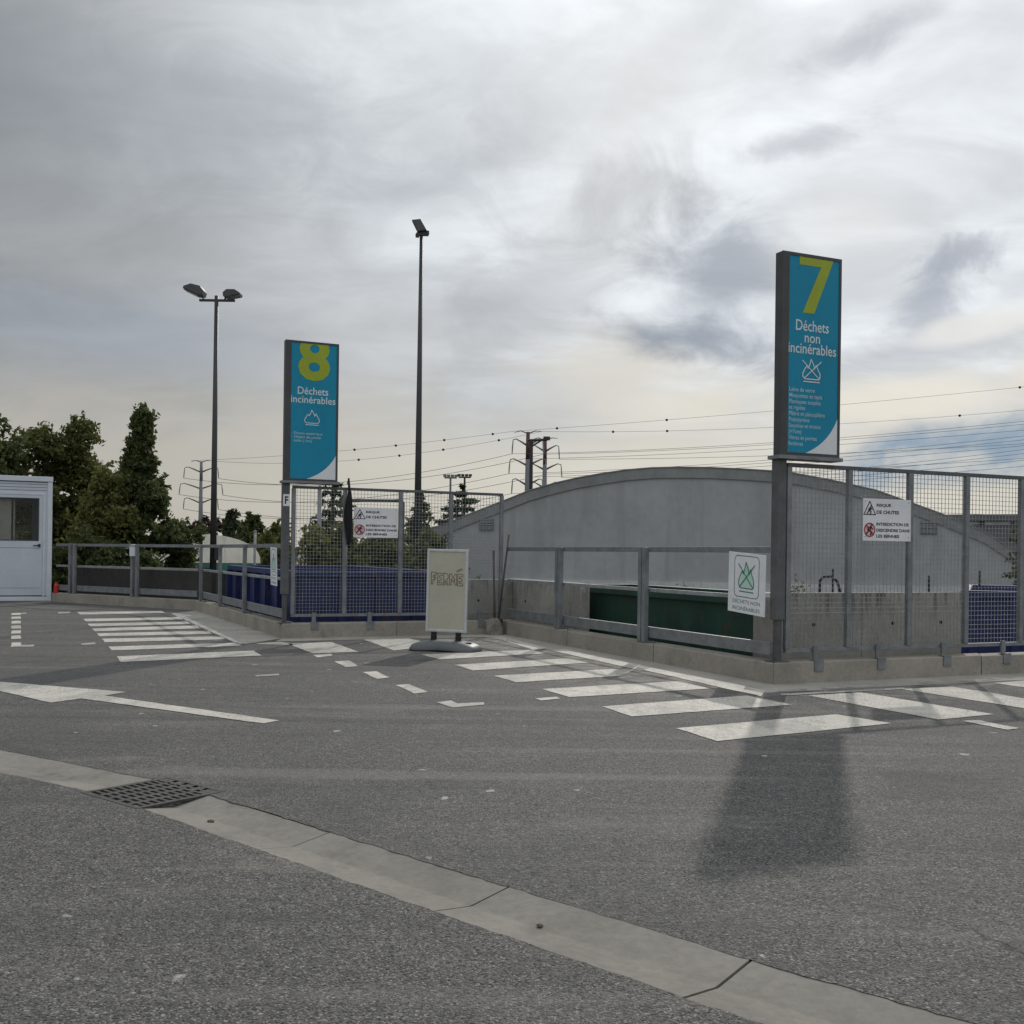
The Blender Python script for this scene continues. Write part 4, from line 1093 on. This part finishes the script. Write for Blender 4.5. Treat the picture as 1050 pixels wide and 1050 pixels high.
for (u, v) in ((499, 538), (952, 541)):
    s_, z_ = hall_pt(u, v)
    vt = MB().box(s_ - .28, s_ + .28, -.05, -.003, z_ - .24, z_ + .24).build('vent', M['vent'], t)
    mb = MB()
    for k in range(5): mb.box(s_ - .25, s_ + .25, -.075, -.052, z_ - .20 + k * .09, z_ - .15 + k * .09)
    mb.build('louvres', M['hall_trim'], vt)
s0_, z0_ = hall_pt(585, 603); s1_, z1_ = hall_pt(770, 596)
MB().box(hall_pt(520, 600)[0], hall_pt(1000, 600)[0], -.12, -.003, -.2, .28).build('plinth', M['hall_plinth'], t)

# long grey building far right
b0, b1 = D(950, 528, 78), D(1075, 525, 74)
d_ = (b1.xy - b0.xy); ang_ = math.atan2(d_.y, d_.x); ln_ = d_.length
t = thing('industrial_building', (b0.x, b0.y, GZ), ang_, 'long low dark grey building with a window strip behind the hall', 'building')
zt_ = b0.z - GZ
MB().box(-6, ln_ + 20, 0, 16, 0, zt_ - .75).build('wall', M['far_wall'], t)
MB().box(-6.2, ln_ + 20.2, -.4, 16.2, zt_ - .45, zt_).build('roof', M['far_roof'], t)
MB().box(-6, ln_ + 20, .3, 15.7, zt_ - .75, zt_ - .45).build('clerestory', M['far_wall'], t)
rg = random.Random(2); x = -2.
while x < ln_ + 18:
    w_ = rg.uniform(.7, 2.2); MB().box(x, x + w_, .2, .298, zt_ - .74, zt_ - .50).build('window', M['far_window'], t); x += w_ + rg.uniform(.1, .5)

# white vaulted tent left
q = D(206, 585, 55)
t = thing('vaulted_tent', (q.x, q.y, GZ), R(16.5), 'white vaulted storage tent with green side walls beyond the trees', 'tent')
Wt, zt_ = 3.0, D(206, 547.5, 55).z - GZ
zs = D(206, 577, 55).z - GZ
prof = [(-Wt * math.cos(k) , zs + (zt_ - zs) * math.sin(k) ** .8) for k in np.linspace(0, math.pi, 25)]
MB().prism(prof, 0, 14).build('membrane', M['membrane'], t)
mb = MB()
for k in range(3, 23, 4):
    mb.stroke([(prof[k][0] * .98, prof[k][1] - .03), (prof[k][0] * .8 + .3, zs + .02)], .02, -.002, .01)
mb.build('seams', M['hall_plinth'], t)
MB().box(-Wt, Wt, .02, 13.98, 0, zs - .003).build('side_wall', M['tent_green'], t)
MB().box(-Wt - 2.3, -Wt - .1, .5, 3.0, 0, zs + .55).build('annex', M['tent_green'], t)
MB().box(-1.0, .4, -.03, .0, zs - .75, zs - .25).build('opening', M['black_paint'], t)

# ------------------------------------------------------------------ trees
def leaf_mesh(name, cent, size, mat, parent, flat=0.0, aspect=1.0):
    n = len(cent); ax = rng.normal(size=(n, 3)); ax /= np.linalg.norm(ax, axis=1)[:, None]
    b2 = rng.normal(size=(n, 3)); b2 -= (b2 * ax).sum(1)[:, None] * ax; b2 /= np.linalg.norm(b2, axis=1)[:, None]
    sz = size * rng.uniform(.6, 1.3, n)[:, None]
    a_ = ax * sz; b_ = b2 * sz * .55 * aspect
    V = np.stack([cent - a_, cent + b_ * .9 - a_ * .15, cent + a_, cent - b_ * .9 - a_ * .1], 1).reshape(-1, 3)
    me = bpy.data.meshes.new(name)
    me.vertices.add(4 * n); me.vertices.foreach_set('co', V.astype(np.float32).ravel())
    me.loops.add(4 * n); me.loops.foreach_set('vertex_index', np.arange(4 * n, dtype=np.int32))
    me.polygons.add(n); me.polygons.foreach_set('loop_start', np.arange(0, 4 * n, 4, dtype=np.int32)); me.polygons.foreach_set('loop_total', np.full(n, 4, dtype=np.int32))
    me.update(); me.validate()
    return link_mesh(name, me, mat, parent)
def tree(loc, H, crown, nclump, per, lsize, mat, label, name='tree', trunk_r=.13, group=None, cl_r=.42, seedv=0):
    """limbs carry rounded leaf masses of uneven size, with sprays of leaves standing out of them"""
    g_ = np.random.default_rng(seedv + 5)
    t = thing(name, loc, 0, label, 'tree' if 'tree' in name else 'shrub', group)
    nl = max(5, nclump // 5); lob = []
    for i in range(nl):
        tt = (i + g_.uniform(0, 1)) / nl; an = g_.uniform(0, 2 * math.pi)
        cr_ = crown(tt); R_ = min(.75, cl_r * g_.uniform(.75, 1.5)) * (.5 + .5 * min(1, cr_ / (crown.r + 1e-6) * 1.3))
        rad = max(0, cr_ - R_ * .55) * math.sqrt(g_.uniform(.25, 1)) * (1 + g_.normal() * .12)
        lob.append((rad * math.cos(an), rad * math.sin(an), H * (crown.z0 + (1 - crown.z0) * tt) - R_ * .5, R_))
    lob = np.array(lob)
    mb = MB(); top = H * .95
    mb.tube([(0, 0, 0), (.04, .02, H * .3), (-.03, .03, H * .6), (0, 0, top)], [trunk_r, trunk_r * .8, trunk_r * .5, .012], 8)
    for c in lob[::max(1, nl // 50)]:
        zb_ = max(H * .1, c[2] - .6 - .35 * math.hypot(c[0], c[1])); k_ = trunk_r * .4 * (1 - .6 * c[2] / H)
        mb.tube([(0, 0, zb_), (c[0] * .5, c[1] * .5, (zb_ + c[2]) / 2 + .08), tuple(c[:3])], [k_, k_ * .6, .006], 5)
    mb.build('trunk', M['bark'], t, smooth=True)
    P_ = []; tot = nclump * per
    wgt = lob[:, 3] ** 2; wgt /= wgt.sum()
    for c, w_ in zip(lob, wgt):
        k_ = int(tot * w_ * .85) + 8
        d_ = g_.normal(size=(k_, 3)); d_ /= np.linalg.norm(d_, axis=1)[:, None]; d_[:, 2] = np.where(d_[:, 2] < -.35, -d_[:, 2], d_[:, 2])
        bump_ = 1 + .22 * np.sin(d_[:, 0] * 7 + c[0] * 9) * np.cos(d_[:, 1] * 6 + c[2] * 5) + .12 * np.sin(d_[:, 2] * 11)
        P_.append(c[:3] + d_ * (c[3] * bump_ * g_.uniform(.55, 1.08, k_) ** .6)[:, None] * np.array([1, 1, .8]))
        for _ in range(3):
            sd = g_.normal(size=3); sd[2] = abs(sd[2]) + .5; sd /= np.linalg.norm(sd); ks = 14
            P_.append(c[:3] + sd * (c[3] * np.linspace(.8, 1.55, ks))[:, None] + g_.normal(size=(ks, 3)) * .05)
    leaf_mesh('crown', np.concatenate(P_), lsize, mat, t)
    return t
class Crown:
    def __init__(s, r, z0, fn): s.r = r; s.z0 = z0; s.fn = fn
    def __call__(s, t): return s.r * s.fn(t)
rnd = lambda t: max(.05, math.sin(math.pi * min(1, .12 + .86 * t)) ** .55)
cone = lambda t: max(.02, (1 - t) ** 1.12 * (.8 + .2 * min(1, t * 6)))
col_ = lambda t: max(.06, (1 - t ** 2.4) ** .7)
def plant(u, vtop, Y, r, z0, fn, nclump, per, ls, mat, label, name='leafy_tree', group=None, cl=.42, sd=0, dz=0, tr=.13):
    q = D(u, vtop, Y); H = q.z - GZ + dz
    return tree((q.x, q.y, GZ), H - .15, Crown(r, z0, fn), nclump, per, ls, M[mat], label, name, tr, group, cl, sd)
TG = 'trees behind the left guard rail'
plant(-12, 418, 31, 1.5, .05, rnd, 300, 60, .085, 'leaf_dark', 'dark leafy tree cut by the left edge, above the cabin roof', group=TG, sd=1)
plant(40, 436, 33, 1.75, .05, rnd, 420, 60, .085, 'leaf_mid', 'broad leafy tree behind the cabin, second from the left edge', group=TG, sd=2)
plant(84, 428, 34, 1.35, .04, rnd, 380, 60, .085, 'leaf_mid', 'leafy tree with twin tops right of the cabin', group=TG, sd=3)
plant(110, 482, 30, 1.0, .03, rnd, 240, 60, .08, 'leaf_olive', 'smaller olive green leafy tree just right of the cabin', group=TG, sd=4)
plant(146, 418, 31, 2.9, .03, cone, 720, 85, .085, 'leaf_dark', 'conical dense green tree left of the double lamp post', group=TG, sd=5, cl=.40)
plant(95, 545, 28.6, 1.6, .02, rnd, 240, 60, .08, 'leaf_dark', 'dark bush behind the guard rail right of the cabin', 'shrub', sd=6)
plant(148, 565, 28.6, .85, .02, rnd, 130, 60, .08, 'leaf_dark', 'dark bush under the conical tree behind the guard rail', 'shrub', sd=16)
FG = 'trees beyond the tent'
plant(238, 521, 70, 2.3, .1, cone, 110, 50, .20, 'needle', 'dark pine with a pointed top behind the tent', 'pine_tree', FG, .5, 7)
plant(262, 527, 75, 2.2, .05, rnd, 120, 50, .20, 'leaf_dark', 'rounded green tree behind the tent left of sign 8', 'leafy_tree', FG, .6, 8)
plant(284, 537, 68, 1.9, .05, rnd, 110, 50, .20, 'leaf_mid', 'low green tree right behind the post of sign 8', 'leafy_tree', FG, .6, 9)
plant(212, 533, 80, 3.2, .05, rnd, 130, 50, .20, 'leaf_brown', 'brownish low tree above the white tent roof', 'leafy_tree', FG, .6, 10)
plant(283, 556, 45, .75, .02, rnd, 70, 50, .11, 'leaf_dark', 'dark green bush behind the rail left of post 8', 'shrub', None, .4, 18)
def conifer(u, vtop, Y, rbase, z0, mat, label, droop=.25, tiers=17, per=24, ls=.10, sd=0, gap=.0, wid=1.0):
    g_ = np.random.default_rng(100 + sd); q = D(u, vtop, Y); H = q.z - GZ
    t = thing('conifer', (q.x, q.y, GZ), 0, label, 'tree', 'conifers behind the mesh fence')
    mb = MB().tube([(0, 0, 0), (.03, 0, H * .5), (0, 0, H)], [.15, .10, .012], 8); P_ = []
    for i in range(tiers):
        tt = i / (tiers - 1); z = H * (z0 + (1 - z0) * tt) - .05; L_ = rbase * (1 - tt) ** .85 + .10
        for b in range(int(5 + 5 * (1 - tt))):
            an = g_.uniform(0, 6.28); l_ = L_ * g_.uniform(.6, 1.18); e = np.array([math.cos(an) * l_, math.sin(an) * l_, z - droop * l_ * g_.uniform(.3, 1.4) + .12 * l_])
            s_ = np.array([0, 0, z]); mb.tube([tuple(s_), tuple((s_ + e) / 2 + np.array([0, 0, .06 * l_])), tuple(e)], [.025 * (1 - tt) + .008, .014, .004], 4)
            k_ = int(per * (l_ / rbase) + 6); w_ = g_.uniform(.12, 1, k_)[:, None]
            side = np.array([-math.sin(an), math.cos(an), 0]) * g_.normal(size=(k_, 1)) * .17 * l_ * (1.15 - w_)
            P_.append(s_ + (e - s_) * w_ + side * wid + np.array([0, 0, 1]) * (.24 * l_ * w_ * (1 - w_) - np.abs(g_.normal(size=(k_, 1))) * .08))
    mb.build('trunk', M['bark'], t, smooth=True)
    leaf_mesh('crown', np.concatenate(P_), ls, M[mat], t, aspect=.8)
conifer(341, 483, 36, 2.7, .12, 'needle', 'spreading dark spruce directly behind sign 8', .35, 17, 70, .12, 1, wid=1.3)
conifer(432, 503, 38, 1.9, .05, 'leaf_dark', 'dense conical conifer at the foot of the tall lamp post', .1, 28, 70, .12, 2, wid=1.6)
conifer(474, 497, 60, 3.4, .3, 'needle', 'dark cedar in front of the stadium lights, left of the hall', .05, 12, 110, .20, 3, wid=2.0)
HG = 'bushes behind the blue skip'
plant(318, 540, 26, 1.15, .02, rnd, 190, 60, .075, 'leaf_olive', 'olive green bush behind the left mesh bay over the blue skip', 'shrub', HG, .35, 11)
plant(358, 536, 27, 1.25, .02, rnd, 210, 60, .075, 'leaf_mid', 'mid green bush below the warning plate over the blue skip', 'shrub', HG, .35, 12)
plant(398, 543, 26, 1.15, .02, rnd, 190, 60, .075, 'leaf_mid', 'green bush right of the warning plate over the blue skip', 'shrub', HG, .35, 13)
plant(440, 541, 25, .95, .02, rnd, 170, 60, .075, 'leaf_dark', 'dark green bush behind the beige FERMÉ board', 'shrub', HG, .35, 14)
plant(472, 556, 23.5, .32, .05, rnd, 26, 26, .06, 'leaf_dark', 'thin leafy shoots sticking out right of the FERMÉ board', 'shrub', None, .22, 15, tr=.03)
plant(700, 598, 20, .16, .7, rnd, 10, 16, .04, 'leaf_olive', 'small olive weed peeking over the dark green skip', 'weed_plant', None, .14, 19, tr=.02)
plant(811, 589, 15.5, .16, .7, rnd, 14, 16, .035, 'leaf_olive', 'small weed behind the wall just right of post 7', 'weed_plant', None, .14, 20, tr=.02)
conifer(1052, 505, 33, 1.05, .02, 'leaf_dark', 'dark conical tree at the right edge behind the mesh fence', .1, 24, 50, .09, 4, wid=1.3)

# black pipe with hoop and stakes behind the long wall
q = D(842, 600, 13.2)
t = thing('bent_pipe', (q.x, q.y, GZ), 0, 'black bent hose rising above the long concrete wall', 'pipe')
z_ = q.z - GZ
MB().tube([(-.02, 0, 0), (-.02, 0, z_ + .05), (.02, 0, z_ + .10), (.12, 0, z_ + .11), (.2, 0, z_ + .05), (.24, 0, z_ - .1), (.25, 0, 0)], .018, 8).build('hose', M['black_rubber'], t, smooth=True)
for k, (u, vt, label) in enumerate(((854, 585, 'thin dark stake beside the bent black hose behind the wall'), (952.5, 592, 'thin dark stake behind the wall below the hall vent'), (1004.5, 587, 'thin dark stake above the blue skip at the right'))):
    q = D(u, vt, 16); t = thing('stake', (q.x, q.y, GZ), 0, label, 'stake', 'thin stakes behind the long wall')
    MB().tube([(0, 0, 0), (0, 0, q.z - GZ)], .016, 6).build('shaft', M['black_paint'], t)
    MB().tube([(0, 0, q.z - GZ), (0, 0, q.z - GZ + .03)], [.02, .008], 6).build('tip', M['black_paint'], t)

# ------------------------------------------------------------------ power line
WG = 'overhead power line wires'
def pylon(u, vtop, Y, arms, label, red=True, yaw=0, s_=1.0):
    q = D(u, vtop, Y); H = q.z - GZ
    t = thing('pylon', (q.x, q.y, GZ), yaw, label, 'pylon', 'steel tube pylons of the power line')
    MB().tube([(0, 0, 0), (0, 0, H * .80)], [.85 * s_, .48 * s_], 10).build('mast', M['pylon_grey'], t, smooth=True)
    MB().tube([(0, 0, H * .80), (0, 0, H)], [.48 * s_, .40 * s_], 10).build('mast_top', M['pylon_red' if red else 'pylon_grey'], t, smooth=True)
    ends = []
    for (dz_, ln_) in arms:
        for sgn in (-1, 1):
            z = H - dz_; pts = [(0, 0, z), (sgn * ln_ * .45, 0, z + .9 * s_), (sgn * ln_ * .8, 0, z + 1.5 * s_), (sgn * ln_, 0, z + 1.3 * s_)]
            am = MB().tube(pts, [.26 * s_, .2 * s_, .13 * s_, .1 * s_], 6).build('arm', M['pylon_grey'], t, smooth=True)
            MB().tube([(sgn * ln_, 0, z + 1.3 * s_), (sgn * ln_ * 1.04, 0, z - .4 * s_), (sgn * ln_ * 1.06, 0, z - 1.7 * s_)], [.10 * s_, .16 * s_, .12 * s_], 6).build('insulator', M['insulator'], am)
            ends.append(Vector((q.x + sgn * ln_ * 1.06 * math.cos(yaw), q.y + sgn * ln_ * 1.06 * math.sin(yaw), GZ + z - 1.75 * s_)))
    gs = []
    for sgn in (-1, 1):
        MB().tube([(0, 0, H - .3), (sgn * 1.6 * s_, 0, H + .25), (sgn * 3.0 * s_, 0, H + .15 * sgn)], [.18 * s_, .12 * s_, .06 * s_], 6).build('earth_arm', M['pylon_grey'], t)
        gs.append(Vector((q.x + sgn * 3.0 * s_, q.y, GZ + H + .15)))
    return ends, gs
AR = [(3.0, 3.2), (7.3, 3.8), (11.6, 3.2)]
eP, gP = pylon(541.5, 443, 230, AR, 'grey tube pylon with dark red top, left and tallest of the centre pair')
eQ, gQ = pylon(559, 450, 250, AR, 'grey tube pylon with dark red top, right and slightly lower of the centre pair')
eL, gL = pylon(206.5, 473, 310, [(3.2, 4.8), (8.0, 6.0), (12.2, 4.8)], 'plain grey tube pylon far left beside the double lamp post', False)
q = D(545, 452, 225); t = thing('cable_mast', (q.x, q.y, GZ), 0, 'dark pole with a slanting top platform between the centre pylons', 'pole')
H = q.z - GZ
MB().tube([(0, 0, 0), (0, 0, H)], [.5, .36], 8).build('mast', M['black_paint'], t)
MB().tube([(-.8, 0, H + .1), (3.4, 0, H + .3)], .28, 6).tube([(0, 0, H - 1.2), (2.2, 0, H + .2)], .2, 6).box(2.5, 3.9, -.6, .6, H + .2, H + .9).build('platform', M['black_paint'], t)
def wire(a_, b_, sag, label, r=.045, balls=(), n=26):
    t = thing('power_wire', a_, 0, label, 'wire', WG)
    pts = [(b_ - a_) * (i / n) - Vector((0, 0, 4 * sag * (i / n) * (1 - i / n))) for i in range(n + 1)]
    MB().tube(pts, [r * (a_ + p_).y / 220 for p_ in pts], 4).build('cable', M['wire'], t)
    for k in balls:
        p_ = (b_ - a_) * k - Vector((0, 0, 4 * sag * k * (1 - k)))
        bm = bmesh.new(); bmesh.ops.create_icosphere(bm, subdivisions=2, radius=.00125 * (a_ + p_).y); bmesh.ops.translate(bm, verts=bm.verts, vec=p_)
        me = bpy.data.meshes.new('marker_ball'); bm.to_mesh(me); bm.free(); link_mesh('marker_ball', me, M['black_paint'], t)
LBR = 'thin dark conductor of the power line running right from the centre pylons'
LBL = 'thin dark conductor of the power line running left from the centre pylons'
def far_end(a_, x1, y1, sag, vt):
    k = ray(1050, vt); t_ = (a_.x - k[0] * a_.y) / (k[0] * (y1 - a_.y) - (x1 - a_.x)); Y = a_.y + t_ * (y1 - a_.y)
    z = EYE + k[2] * Y
    return Vector((x1, y1, (z - a_.z * (1 - t_) + 4 * sag * t_ * (1 - t_)) / t_))
RP = [far_end(eP[i], 150 + 4.5 * (-1 if i % 2 == 0 else 1), 125, 3.2, v_) for i, v_ in enumerate((432, 435, 447, 451, 461, 465))]
RQ = [far_end(eQ[i], 190 + 4.5 * (-1 if i % 2 == 0 else 1), 165, 3.2, v_) for i, v_ in enumerate((441, 455, 457, 470, 472, 478))]
for i in range(6):
    wire(eP[i], RP[i], 3.2, LBR, .038); wire(eQ[i], RQ[i], 3.2, LBR, .038); wire(eP[i], eL[i], 4.0, LBL)
EL = 'thin earth wire strung with small dark marker balls, above the conductors'
EL2 = 'thin earth wire strung with small dark marker balls, left of the centre pylons'
RG = [Vector((150, 125, 31.5)), Vector((150, 128, 33.5))]
wire(gP[0], RG[1], 1.4, EL, .03, (.06, .2, .36, .55, .68, .8)); wire(gP[1], RG[0], 4.0, EL, .03, (.1, .17, .33, .48, .6, .74))
wire(gP[0], gL[0], 1.0, EL2, .03, (.05, .17, .3, .42)); wire(gP[1], gL[1], 3.0, EL2, .03, (.1, .24, .36, .48))
